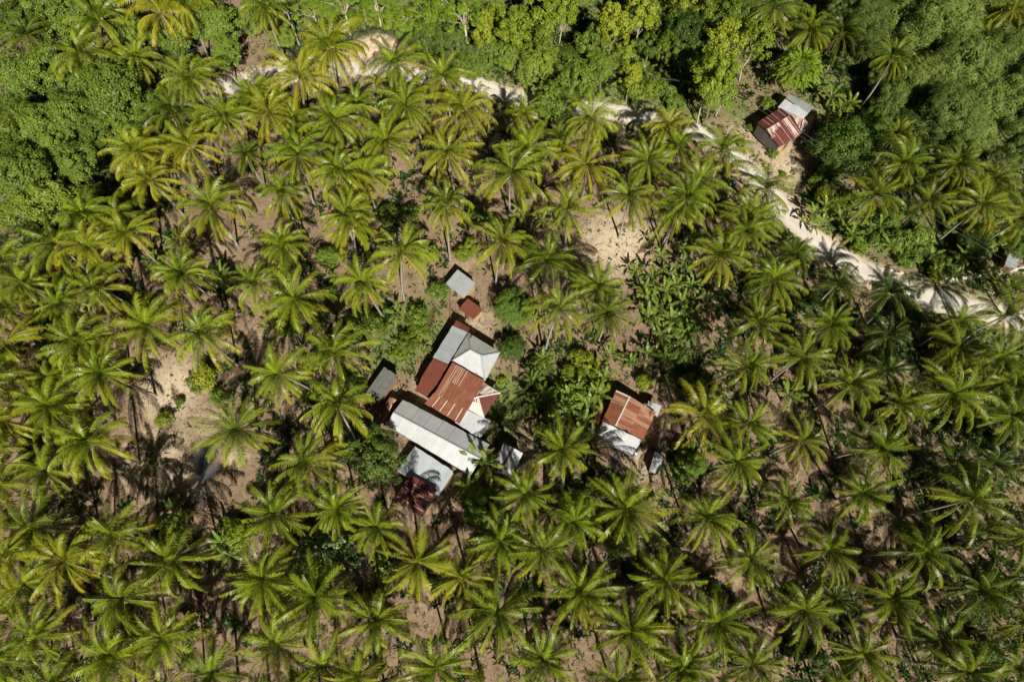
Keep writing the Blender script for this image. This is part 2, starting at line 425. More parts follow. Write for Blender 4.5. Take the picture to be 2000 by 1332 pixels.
# the eroded limestone bank above the road
def cut_bank():
    top = [(668, 112, .2), (690, 84, 2.6), (735, 74, 3.4), (770, 82, 3.2), (800, 100, 2.6), (850, 128, 1.6), (905, 148, .3)]
    bot = [(668, 122, .1), (700, 118, .1), (740, 118, .1), (775, 124, .1), (810, 134, .1), (855, 143, .1), (905, 154, .1)]
    def lerp(P, t):
        k = min(int(t * (len(P) - 1)), len(P) - 2); f = t * (len(P) - 1) - k
        return [P[k][i] * (1 - f) + P[k + 1][i] * f for i in range(3)]
    b = MB(); V = []; n, kk = 60, 16
    for i in range(n):
        t = i / (n - 1)
        A = at(*lerp(bot, t)); B = at(*lerp(top, t))
        for j in range(kk):
            s = j / (kk - 1)
            if s <= 0.5:
                p = A.lerp(B, s * 2); p.z = A.z + (B.z - A.z) * (s * 2) ** 0.8
            else:
                q = (s - 0.5) * 2
                p = B + Vector((0, 5.5 * q, -(B.z + .3) * q * q))
            V.append(p + Vector((rng.normal(0, .14), rng.normal(0, .2), rng.normal(0, .2) * (0 < s < 1))))
    b.add(V, [(i * kk + j, (i + 1) * kk + j, (i + 1) * kk + j + 1, i * kk + j + 1) for i in range(n - 1) for j in range(kk - 1)])
    C = np.zeros((n * kk, 4)); C[:, 0] = np.tile(np.clip(np.linspace(-0.9, 1.4, kk), 0, 1), n); b.c = [C]
    m, nn, N, L, bs = newmat('eroded_limestone')
    tc = N.new('ShaderNodeTexCoord'); ob = tc.outputs['Object']
    a = N.new('ShaderNodeAttribute'); a.attribute_name = 'tint'
    sp = N.new('ShaderNodeSeparateColor'); L.new(a.outputs['Color'], sp.inputs[0])
    n1 = noise(N, L, ob, 0.5, 6, 0.7); n2 = noise(N, L, ob, 2.2, 6, 0.7)
    c = ramp(N, L, n2, [(0.3, (0.32, 0.22, 0.13)), (0.65, (0.60, 0.49, 0.36))])
    e = mth(N, L, 'ADD', sp.outputs[0], mth(N, L, 'MULTIPLY', mth(N, L, 'SUBTRACT', n1, 0.45), 1.2))
    c = mixc(N, L, ramp(N, L, e, [(0.3, (0, 0, 0)), (0.6, (1, 1, 1))]), c, (0.12, 0.14, 0.035))
    L.new(c, bs.inputs['Base Color']); bs.inputs['Roughness'].default_value = 0.95
    bp = N.new('ShaderNodeBump'); bp.inputs['Strength'].default_value = 0.8; bp.inputs['Distance'].default_value = 0.2
    L.new(n2, bp.inputs['Height']); L.new(bp.outputs[0], bs.inputs['Normal'])
    tag(b.build('cut_bank', m, smooth=True), kind='structure')
cut_bank()

# ------------------------------------------------------------------ buildings
def P(q): return at(q[0], q[1], q[2])

def sheets(mb, q, wd=0.8, rows=1, jit=0.05, pale=0.0, mi=0, lift=0.0, uvs=None, narrow=0.0):
    """a roof slope q = [top left, top right, bottom right, bottom left] laid in overlapping sheets that run top to bottom"""
    a, b, c, d = [Vector(p) for p in q]
    nrm = (b - a).cross(d - a).normalized()
    if nrm.z < 0: nrm = -nrm
    wl = max((b - a).length, (c - d).length)
    ln = ((d - a).length + (c - b).length) / 2
    n = max(1, round(wl / wd))
    def pt(u, v): return (a * (1 - u) + b * u) * (1 - v) + (d * (1 - u) + c * u) * v
    for r in range(rows):
        v0, v1 = r / rows, (r + 1) / rows
        for i in range(n):
            u0, u1 = i / n, (i + 1) / n
            ov = 0.02 / max(wl, .1)
            u0e, u1e = max(0, u0 - ov), min(1, u1 + ov)
            j0 = random.uniform(-jit, jit) / ln; j1 = random.uniform(-jit, jit) / ln
            va = v0 + (j0 if r == 0 else -0.06 / ln); vb = v1 + (j1 if r == rows - 1 else 0.0)
            off = nrm * (lift + 0.007 * (i % 2) + 0.012 * (rows - 1 - r) + random.uniform(0, .004))
            th = nrm * -0.012
            T = [pt(u0e, va) + off, pt(u1e, va) + off, pt(u1e, vb) + off, pt(u0e, vb) + off]
            V = T + [p + th for p in T]
            pl = 1.0 if random.random() < pale else 0.0
            C = (random.random(), pl, 0, 1)
            F = [(3, 2, 1, 0), (4, 5, 6, 7), (0, 1, 5, 4), (1, 2, 6, 5), (2, 3, 7, 6), (3, 0, 4, 7)]
            # keep the top face looking up
            if (T[1] - T[0]).cross(T[3] - T[0]).z > 0: F[0] = (0, 1, 2, 3); F[1] = (7, 6, 5, 4)
            mb.add(V, F, C, mi)
            ed = (c - d).normalized() if (c - d).length > (b - a).length else (b - a).normalized()
            sl_ = nrm.cross(ed); sl_ = -sl_ if sl_.z > 0 else sl_
            uvs.extend([((p - a).dot(ed) + 3, (p - a).dot(sl_)) for p in T] * 2)

def tri_sheet(mb, p, uvs, mi=0, wd=0.8):
    """hip end: apex p[0], eave p[1]-p[2], split into sheets along the eave"""
    a, b, c = [Vector(x) for x in p]
    n = max(2, round((c - b).length / wd))
    nrm = (b - a).cross(c - a).normalized()
    if nrm.z < 0: nrm = -nrm
    base = (c - b).length; foot = (a - b).dot((c - b).normalized()) / base
    ln = (a - (b + (c - b) * foot)).length
    def top(u):
        # where the line up the slope from the eave meets a hip
        if u <= foot: f = u / max(foot, 1e-4); return b.lerp(a, f)
        f = (1 - u) / max(1 - foot, 1e-4); return c.lerp(a, f)
    us = sorted(set([i / n for i in range(n + 1)] + [foot]))
    for k in range(len(us) - 1):
        u0, u1 = us[k], us[k + 1]
        if u1 - u0 < 0.01: continue
        off = nrm * (0.006 * (k % 2))
        T = [top(u0) + off, top(u1) + off, b.lerp(c, u1) + off, b.lerp(c, u0) + off]
        V = T + [q - nrm * 0.012 for q in T]
        F = [(3, 2, 1, 0), (4, 5, 6, 7), (0, 1, 5, 4), (1, 2, 6, 5), (2, 3, 7, 6), (3, 0, 4, 7)]
        if (T[2] - T[3]).cross(T[1] - T[3]).z > 0: F[0] = (0, 1, 2, 3)[::-1]; F[1] = (4, 5, 6, 7)
        mb.add(V, F, (random.random(), 0, 0, 1), mi)
        h0 = (top(u0) - b.lerp(c, u0)).length; h1 = (top(u1) - b.lerp(c, u1)).length
        uvs.extend([(u0 * base, ln - h0), (u1 * base, ln - h1), (u1 * base, ln), (u0 * base, ln)] * 2)

def finish(mb, uvs, name, mats, parent):
    me = mb.mesh(name, mats)
    ul = me.uv_layers.new(name='UVMap')
    vi = np.zeros(len(me.loops), dtype=np.int32); me.loops.foreach_get('vertex_index', vi)
    ul.data.foreach_set('uv', np.asarray(uvs, np.float32)[vi].ravel())
    o = link(name, me); o.parent = parent
    o.matrix_parent_inverse = Matrix.Translation(-Vector(parent.location))
    return o

def wl(o, parent):
    o.parent = parent; o.matrix_parent_inverse = Matrix.Translation(-Vector(parent.location)); return o

def roof(parent, name, q, mat, wd=0.8, rows=1, pale=0.0, jit=0.05, label=None, lift=0.0):
    mb = MB(); uvs = []
    sheets(mb, [P(x) for x in q], wd, rows, jit, pale, 0, lift, uvs)
    o = finish(mb, uvs, name, mat, parent)
    if label: o['label'] = label
    return o

def walls(parent, poly, mat, inset=0.25, drop=0.12, thick=0.1, name='wall', base=0.0):
    """poly: roof outline in the photo (px, py, roof height there); walls stand inset under it"""
    W = [P(x) for x in poly]
    c = sum(W, Vector()) / len(W); c.z = 0
    def ins(p, k):
        d = Vector((p.x - c.x, p.y - c.y, 0)); l = d.length
        return Vector((c.x, c.y, p.z)) + d * max(0.1, (l - k) / l)
    O = [ins(p, inset) for p in W]; I = [ins(p, inset + thick) for p in W]
    b = MB(); n = len(W)
    for i in range(n):
        j = (i + 1) % n
        V = [(O[i].x, O[i].y, base), (O[j].x, O[j].y, base), (O[j].x, O[j].y, O[j].z - drop), (O[i].x, O[i].y, O[i].z - drop),
             (I[i].x, I[i].y, base), (I[j].x, I[j].y, base), (I[j].x, I[j].y, I[j].z - drop), (I[i].x, I[i].y, I[i].z - drop)]
        b.add(V, [(0, 1, 2, 3), (5, 4, 7, 6), (3, 2, 6, 7), (0, 4, 5, 1), (0, 3, 7, 4), (1, 5, 6, 2)])
    return wl(b.build(name, mat), parent), O

def opening(parent, name, a, b, t, wdt, z0, z1, mat, sub=None):
    """door or window set 3 mm proud of the outside of the wall running from a to b"""
    d = Vector((b.x - a.x, b.y - a.y, 0)); L_ = d.length; d.normalize()
    nrm = Vector((d.y, -d.x, 0))
    c = Vector((a.x, a.y, 0)) + d * L_ * t
    M = Matrix(((d.x, nrm.x, 0, c.x), (d.y, nrm.y, 0, c.y), (0, 0, 1, 0), (0, 0, 0, 1)))
    mb = MB(); mb.box(-wdt / 2, wdt / 2, -0.06, 0.035, z0, z1, M=M)
    o = wl(mb.build(name, mat), parent)
    if sub:
        s = MB(); s.box(-wdt / 2 + .08, wdt / 2 - .08, 0.036, 0.05, z0 + .08, z1 - .08, M=M)
        so = s.build(sub, M_PANE if sub == 'pane' else M_FRAME); so.parent = o
        so.matrix_parent_inverse = o.matrix_world.inverted() if False else Matrix.Identity(4)
    return o

def posts(parent, poly, r=0.06, drop=0.08, inset=0.15, mat=None):
    W = [P(x) for x in poly]; c = sum(W, Vector()) / len(W)
    for p in W:
        d = Vector((c.x - p.x, c.y - p.y, 0)).normalized() * inset
        b = MB(); b.tube([(p.x + d.x, p.y + d.y, -0.1), (p.x + d.x, p.y + d.y, p.z - drop)], [r, r], 6)
        wl(b.build('post', mat or M_WOOD), parent)

def cap(parent, pts, mat, wd=0.16, name='ridge_cap', lift=0.05):
    b = MB()
    for i in range(len(pts) - 1):
        a, c = P(pts[i]), P(pts[i + 1])
        d = (c - a).normalized(); s = Vector((d.y, -d.x, 0)).normalized() * wd
        up = Vector((0, 0, lift + 0.03 + .003 * i)); lo = Vector((0, 0, lift - 0.025 + .003 * i))
        V = [a + s + lo, a + up, a - s + lo, c + s + lo, c + up, c - s + lo]
        b.add(V, [(0, 1, 4, 3), (1, 2, 5, 4), (0, 3, 5, 2), (0, 2, 1), (3, 4, 5)])
    return wl(b.build(name, mat), parent)

def strips(parent, q, us, wd, mat, v0=0.02, v1=0.98, name='roof_strip', lift=0.035):
    """narrow pale battens or filler sheets lying down a slope"""
    a, b, c, d = [P(x) for x in q]
    nrm = (b - a).cross(d - a).normalized()
    if nrm.z < 0: nrm = -nrm
    W = (b - a).length
    for u in us:
        mb = MB(); V = []
        for (uu, v) in ((u - wd / 2 / W, v0), (u + wd / 2 / W, v0), (u + wd / 2 / W, v1), (u - wd / 2 / W, v1)):
            p = (a * (1 - uu) + b * uu) * (1 - v) + (d * (1 - uu) + c * uu) * v
            V.append(p + nrm * lift)
        V += [p - nrm * 0.015 for p in V]
        F = [(0, 3, 2, 1), (4, 5, 6, 7), (0, 1, 5, 4), (1, 2, 6, 5), (2, 3, 7, 6), (3, 0, 4, 7)]
        mb.add(V, F)
        wl(mb.build(name, mat), parent)

def house_root(name, px, py, label, cat, group=None):
    p = at(px, py); return tag(empty(name, (p.x, p.y, 0)), label, cat, group)

def build_main_house():
    h = house_root('farmhouse', 905, 740, 'large farmhouse with white hipped roof, rust-brown main roof and long lean-tos', 'house')
    # hipped metal roof
    L_, T_, R_, B_ = (881, 706, 3.0), (915, 650, 3.0), (977, 688, 3.0), (947, 743.5, 3.0)
    r1, r2 = (918.6, 683, 4.3), (940.5, 694.5, 4.3)
    mb = MB(); uvs = []
    sheets(mb, [P(r1), P(r2), P(B_), P(L_)], .8, 1, .0, 0, 0, 0, uvs)
    sheets(mb, [P(r2), P(r1), P(T_), P(R_)], .8, 1, .0, 0, 0, 0, uvs)
    tri_sheet(mb, [P(r1), P(L_), P(T_)], uvs)
    tri_sheet(mb, [P(r2), P(R_), P(B_)], uvs)
    o = finish(mb, uvs, 'hip_roof', M_GALV, h); o['label'] = 'white and grey hipped metal roof'
    for a, b in ((r1, r2), (r1, L_), (r1, T_), (r2, R_), (r2, B_)):
        cap(h, [a, b], M_GCAP, .13)
    # rust patches on the white hip
    q = [(938, 708, 3.72), (941, 710, 3.66), (932, 731, 3.12), (929, 729, 3.12)]
    roof(h, 'roof_patch', q, M_RUST, .5, 1, lift=.03, jit=.02)
    q = [(919, 653, 3.12), (923, 655, 3.10), (919.5, 661, 3.4), (918, 660, 3.4)]
    roof(h, 'roof_patch', q, M_REDR, .5, 1, lift=.03, jit=.0)
    # rust main slope, then its lower skirt
    q = [(884, 707, 3.62), (947, 744, 3.62), (913, 801, 3.05), (848, 769, 3.05)]
    roof(h, 'main_roof', q, M_RUST, .62, 2, pale=.12, label='streaked rust-brown sheet roof')
    q2 = [(848.5, 766, 3.02), (914, 798, 3.02), (897.5, 827.5, 2.55), (829.5, 787.5, 2.55)]
    roof(h, 'skirt_roof', q2, M_RUST, .8, 1, jit=.07, lift=-.03)
    strips(h, q2, (.2, .42, .64, .87), .10, M_CAP, .06, .95)
    strips(h, q, (.14, .2, .33, .38, .47), .05, M_CAP, .0, .5)
    walls(h, [(884, 709, 3.5), (944, 744, 3.5), (896, 825, 2.5), (832, 786, 2.5)], M_WALL, .35, .15)
    # left: grey lean-to and the red oxide one below it
    q = [(884, 636, 2.75), (914, 648.5, 2.85), (875, 711, 2.85), (845.6, 698.4, 2.6)]
    roof(h, 'lean_to_roof', [q[1], q[2], q[3], q[0]], M_GREY, .8, 1, label='grey lean-to roof')
    q = [(890.6, 626, 2.72), (918, 640.6, 2.82), (913.4, 649, 2.84), (885, 637, 2.74)]
    roof(h, 'roof_edge', q, M_MAROON, .8, 1, lift=.02)
    walls(h, [(890, 628, 2.7), (916, 642, 2.8), (876, 710, 2.8), (847, 698, 2.6)], M_CONC, .2, .1)
    q = [(846, 700, 2.58), (875, 712.5, 2.75), (853, 752, 2.75), (823.5, 737, 2.52)]
    roof(h, 'lean_to_roof', [q[1], q[2], q[3], q[0]], M_REDR, .9, 1, label='red oxide lean-to roof')
    q = [(826, 734, 2.40), (855, 749, 2.52), (832.5, 774.5, 2.45), (810, 763, 2.35)]
    roof(h, 'lean_to_roof', [q[1], q[2], q[3], q[0]], M_REDR, .9, 1, label='red oxide lean-to roof')
    walls(h, [(846, 700, 2.55), (874, 713, 2.7), (833, 773, 2.4), (811, 762, 2.3)], M_CONC, .2, .1)
    _, O = walls(h, [(881, 706, 3), (915, 651, 3), (976, 688, 3), (947, 743, 3)], M_CONC, .4, .1)
    for t in (.3, .7): opening(h, 'window', O[2], O[3], t, 1.0, 1.0, 2.0, M_FRAME, 'pane')
    opening(h, 'window', O[1], O[2], .5, 1.0, 1.0, 2.0, M_FRAME, 'pane')
    # hipped maroon porch on the right
    A, B, C, D = (945, 747, 2.65), (977, 767, 2.6), (945, 816, 2.6), (913, 799, 2.9)
    E, G = (933, 775, 3.35), (926, 778, 3.3)
    mb = MB(); uvs = []
    sheets(mb, [P(G), P(E), P(B), P(A)], .55, 1, .03, .5, 0, 0, uvs)
    sheets(mb, [P(E), P(G), P(D), P(C)], .45, 1, .03, .7, 0, 0, uvs)
    tri_sheet(mb, [P(E), P(B), P(C)], uvs, wd=.6)
    o = finish(mb, uvs, 'porch_roof', M_MAROON, h); o['label'] = 'maroon hipped porch roof with pale strips'
    cap(h, [E, B], M_CAP, .12); cap(h, [E, C], M_CAP, .12); cap(h, [G, E], M_CAP, .12)
    strips(h, [E, G, D, C], (.25, .5, .78), .16, M_CAP, .3, .98)
    strips(h, [G, E, B, A], (.35, .7), .12, M_CAP, .35, .98)
    posts(h, [B, C], .07)
    # white lean-to under it
    q = [(912, 801, 2.72), (958.6, 822, 2.72), (937.6, 857, 2.3), (888, 824.5, 2.3)]
    roof(h, 'front_roof', q, M_GALV, .8, 1, label='white lean-to roof')
    _, O = walls(h, q, M_WALL, .3, .12)
    opening(h, 'door', O[2], O[1], .5, .9, 0, 1.95, M_DOOR)
build_main_house()

def build_barn():
    h = house_root('long_barn', 855, 855, 'long narrow barn with white and grey gabled metal roof', 'barn')
    Lr, Rr = (768.3, 805, 3.7), (938, 895.6, 3.7)
    a = [Lr, Rr, (920, 928.5, 2.7), (755, 830.5, 2.7)]
    b = [Rr, Lr, (787, 780.6, 2.7), (956, 868, 2.7)]
    roof(h, 'roof', a, M_GALV, .8, 1, .0, .06, 'white sunlit roof slope')
    roof(h, 'roof', b, M_GALV, .8, 1, .0, .06, 'grey shaded roof slope')
    strips(h, b, (.09, .16), .06, M_RUST, .03, .97, 'rust_seam', .03)
    strips(h, b, (.38, .52, .66, .8), .03, M_DARK, .03, .97, 'seam', .03)
    strips(h, a, (.25, .37, .6, .78, .9), .03, M_GCAP, .03, .97, 'seam', .03)
    cap(h, [Lr, Rr], M_GCAP, .12)
    _, O = walls(h, [(755, 830.5, 2.7), (768.3, 805, 3.7), (787, 780.6, 2.7), (956, 868, 2.7), (938, 895.6, 3.7), (920, 928.5, 2.7)], M_CONC, .35, .14)
    for t in (.2, .5, .8): opening(h, 'window', O[0], O[5], 1 - t, 1.1, 1.0, 1.9, M_FRAME, 'pane')
    for t in (.3, .7): opening(h, 'window', O[3], O[2], t, 1.1, 1.0, 1.9, M_FRAME, 'pane')
    opening(h, 'door', O[5], O[4], .5, 1.0, 0, 2.0, M_DOOR)
build_barn()

def small_shed(name, q, mat, label, wallmat=None, wd=.8, pale=0.0, cat='shed', extra=None):
    c = at(sum(x[0] for x in q) / 4, sum(x[1] for x in q) / 4)
    h = tag(empty(name, (c.x, c.y, 0)), label, cat)
    roof(h, 'roof', q, mat, wd, 1, pale)
    if wallmat:
        _, O = walls(h, q, wallmat, .22, .1)
        opening(h, 'door', O[3], O[2], .5, .7, 0, 1.7, M_DOOR)
    else:
        posts(h, q)
    return h
small_shed('shed', [(893.8, 526.5, 2.3), (929, 553.5, 2.3), (906, 581, 2.1), (869.5, 555, 2.1)], M_GREY, 'small square shed with pale grey metal roof, topmost of the compound', M_BAMB)
small_shed('shed', [(913, 583.3, 2.1), (944.4, 604.7, 2.1), (924.7, 624.4, 1.95), (895.4, 603.6, 1.95)], M_REDR, 'tiny shed with flat red-brown roof between grey shed and farmhouse', M_BAMB)
small_shed('shed', [(750, 717, 2.4), (776, 733, 2.4), (739, 785, 2.2), (714, 768, 2.2)], M_DARK, 'weathered shed with dark grey roof left of the farmhouse', M_WOOD, .5)
h = small_shed('lean_shelter', [(762, 775, 1.9), (781, 783.5, 1.9), (760, 822.6, 1.7), (736, 814, 1.7)], M_RUST, 'patchy rusted shelter against the upper left end of the long barn', None, .45, .5, 'shelter')
strips(h, [(762, 775, 1.9), (781, 783.5, 1.9), (760, 822.6, 1.7), (736, 814, 1.7)], (.55,), .08, M_CAP, 0, 1.08)
# gabled porch at the lower right end of the barn
h = house_root('gabled_shed', 990, 895, 'grey shed with dark brown ridge off the right end of the barn', 'shed')
ra, rb = (1003, 874.5, 2.9), (976, 921, 2.9)
roof(h, 'roof', [ra, rb, (965, 902, 2.4), (984, 866, 2.4)], M_GALV, .8)
roof(h, 'roof', [rb, ra, (1021.7, 885, 2.4), (998, 931, 2.4)], M_GALV, .8)
cap(h, [ra, rb], M_REDR if False else plain('brown_ridge', (0.10, 0.035, 0.025), .6), .17)
walls(h, [(965, 902, 2.4), (984, 866, 2.4), ra, (1021.7, 885, 2.4), (998, 931, 2.4), rb], M_CONC, .25, .12)
# lower sheds
small_shed('open_shed', [(810.4, 871.4, 2.6), (887, 920.8, 2.6), (856.6, 968, 2.25), (775.7, 919.8, 2.25)], M_GREY2, 'wide shed with plain silver-grey roof below the long barn', M_WALL)
h = small_shed('kitchen_shed', [(801, 926, 3.15), (853.5, 956.6, 3.15), (822, 1010, 2.85), (767.3, 978.6, 2.85)], M_MAROON, 'dark maroon roofed shed overlapping the silver-grey shed', M_WALL)
q = [(801, 926, 3.15), (767.3, 978.6, 2.85), (822, 1010, 2.85), (853.5, 956.6, 3.15)]
strips(h, q, (.22, .43, .62, .80, .97), .05, M_CAP, .03, .97)

def build_right_house():
    h = house_root('small_house', 1222, 826, 'small house with rusty gabled roof and pale grey front lean-to', 'house')
    Tr, Br = (1230, 774, 3.5), (1202, 831.6, 3.5)
    roof(h, 'roof', [Tr, Br, (1175, 822.6, 3.0), (1203, 763.3, 3.0)], M_RUST, .62, 1, .4)
    roof(h, 'roof', [Br, Tr, (1281, 804.6, 2.75), (1256, 859.4, 2.75)], M_RUST, .62, 2, .35)
    cap(h, [Tr, Br], M_CAP, .1)
    q = [(1203.5, 762, 3.05), (1228, 773, 3.45), (1227, 776, 3.45), (1202.5, 765, 3.05)]
    roof(h, 'roof_edge', q, M_CAP, .8, 1, lift=.04, jit=0)
    q = [(1178, 823.5, 2.72), (1254.6, 859.4, 2.62), (1232, 892.4, 2.25), (1164.5, 850.4, 2.3)]
    roof(h, 'lean_to_roof', q, M_GALV, .9, 1, label='pale grey lean-to roof')
    _, O = walls(h, [(1175, 823, 2.95), (1203, 764, 2.95), Tr, (1280, 805, 2.7), (1256, 858, 2.7), Br], M_WALL, .35, .15)
    opening(h, 'window', O[3], O[4], .5, .9, 1.0, 1.9, M_FRAME, 'pane')
    opening(h, 'door', O[4], O[5], .5, .9, 0, 1.95, M_DOOR)
    posts(h, [q[2], q[3]], .06)
    q = [(1168, 798, 2.2), (1177, 801, 2.25), (1166.5, 841, 2.2), (1154, 836.5, 2.1)]
    roof(h, 'side_roof', q, M_RUST, .5, 1, label='rusty side lean-to roof'); posts(h, [q[0], q[3]], .05)
    q = [(1266.6, 782, 2.3), (1292, 792.6, 2.2), (1284, 813, 2.2), (1262, 800, 2.3)]
    roof(h, 'side_roof', q, M_GALV, .8, 1, label='grey side lean-to roof'); posts(h, [q[1], q[2]], .05)
build_right_house()
small_shed('outhouse', [(1279.4, 881, 2.2), (1296.7, 889.4, 2.2), (1284.7, 927.7, 2.05), (1268, 920, 2.05)], M_GREY2, 'narrow outhouse with pale grey roof beside the small rusty house', M_WOOD, .9, cat='outhouse')

def build_road_house():
    h = house_root('roadside_house', 1525, 245, 'roadside house with maroon striped roof on a low earth terrace', 'house')
    r1, r2 = (1495.3, 253, 3.9), (1542, 224.3, 3.9)
    qa = [r2, r1, (1478.4, 240, 3.3), (1524.7, 211, 3.3)]
    qb = [r1, r2, (1567.3, 260, 2.9), (1522.9, 288, 2.9)]
    roof(h, 'roof', qa, M_MAROON, .75, 1, .1)
    roof(h, 'roof', qb, M_MAROON, .75, 1, .1)
    strips(h, qa, (.14, .4, .62, .78), .055, M_CAP, .05, .98)
    strips(h, qb, (.2, .5, .66, .8, .92), .05, M_CAP, .04, .98)
    cap(h, [r1, r2], M_MAROON if False else plain('maroon_ridge', (0.10, 0.025, 0.022), .6), .13)
    q = [(1498, 252, 3.84), (1520.5, 239, 3.84), (1531.5, 255.5, 3.35), (1508, 271.5, 3.35)]
    roof(h, 'roof_patch', q, M_MAROON, .7, 1, .75, lift=.05, label='white peeling patch of roof')
    _, O = walls(h, [(1478.4, 240, 3.3), (1524.7, 211, 3.3), r2, (1567.3, 260, 2.9), (1522.9, 288, 2.9), r1], M_BAMB, .3, .15, base=.5)
    d = Vector((O[4].x - O[0].x, O[4].y - O[0].y, 0)).normalized(); nn = Vector((d.y, -d.x, 0)); nn = nn if nn.x < 0 else -nn
    mb = MB()  # dark panel covering the whole left gable side
    for pa, pb in ((O[0], O[5]), (O[5], O[4])):
        e = Vector((pb.x - pa.x, pb.y - pa.y, 0)).normalized(); m_ = Vector((e.y, -e.x, 0)); m_ = m_ if m_.dot(nn) > 0 else -m_
        V = [(p_.x + m_.x * k_, p_.y + m_.y * k_, z_) for k_ in (.03, .005) for p_, z_ in ((pa, .5), (pb, .5), (pb, pb.z - .13), (pa, pa.z - .13))]
        mb.add(V, [(0, 1, 2, 3), (7, 6, 5, 4), (0, 4, 5, 1), (1, 5, 6, 2), (2, 6, 7, 3), (3, 7, 4, 0)])
    wl(mb.build('gable_wall', plain('dark_plank', (.10, .095, .085), .85)), h)['label'] = 'dark gable wall'
    opening(h, 'door', O[4], O[3], .45, .9, .5, 2.3, M_DOOR)
    opening(h, 'window', O[4], O[3], .75, .9, 1.4, 2.2, M_FRAME, 'pane')
    # right wing with peeling paint
    q = [(1546.5, 225.5, 2.9), (1572, 232, 2.9), (1584.7, 250.7, 2.5), (1566, 259, 2.6)]
    roof(h, 'side_roof', q, M_MAROON, .6, 1, .8, label='peeling side lean-to roof')
    walls(h, q, M_WALL, .3, .15, base=.5)
    # grey rear wing
    ra, rb = (1535, 192, 3.2), (1577, 220.5, 3.2)
    roof(h, 'rear_roof', [ra, rb, (1569.5, 233, 2.8), (1519.3, 210, 2.8)], M_GALV, .8, 1, label='white rear roof slope')
    roof(h, 'rear_roof', [rb, ra, (1541, 184, 2.85), (1590.8, 210, 2.85)], M_GREY, .8, 1, label='grey rear roof slope')
    q = [(1535, 192, 3.2), (1552, 203.5, 3.2), (1551, 205.5, 3.17), (1534, 194, 3.17)]
    roof(h, 'roof_edge', q, M_MAROON, .8, 1, lift=.05, jit=0)
    walls(h, [(1519.3, 210, 2.8), (1541, 184, 2.8), (1590.8, 210, 2.8), (1569.5, 233, 2.8)], M_CONC, .3, .15, base=.5)
    # earth terrace
    b = MB()
    top = [at(1484, 262, .55), at(1531, 186, .55), at(1598, 214, .55), at(1577, 263, .55), at(1515, 304, .55)]
    bot = [at(1481, 268, -.2), at(1526, 188, -.2), at(1603, 214, -.2), at(1574, 277, -.2), at(1516, 316, -.2)]
    n = len(top)
    b.add(top + bot, [tuple(range(n - 1, -1, -1))] + [(i, (i + 1) % n, (i + 1) % n + n, i + n) for i in range(n)])
    tag(b.build('earth_terrace', plain('packed_earth', (0.34, 0.25, 0.15), .95, 0, .25, 1.2)), kind='structure')
build_road_house()
# little grey shed at the right edge
small_shed('shed', [(1972, 492, 2.3), (1992, 500, 2.2), (1984, 527, 2.1), (1962, 518, 2.1)], M_GREY, 'small grey shed half hidden by palms at the right edge', M_WOOD)

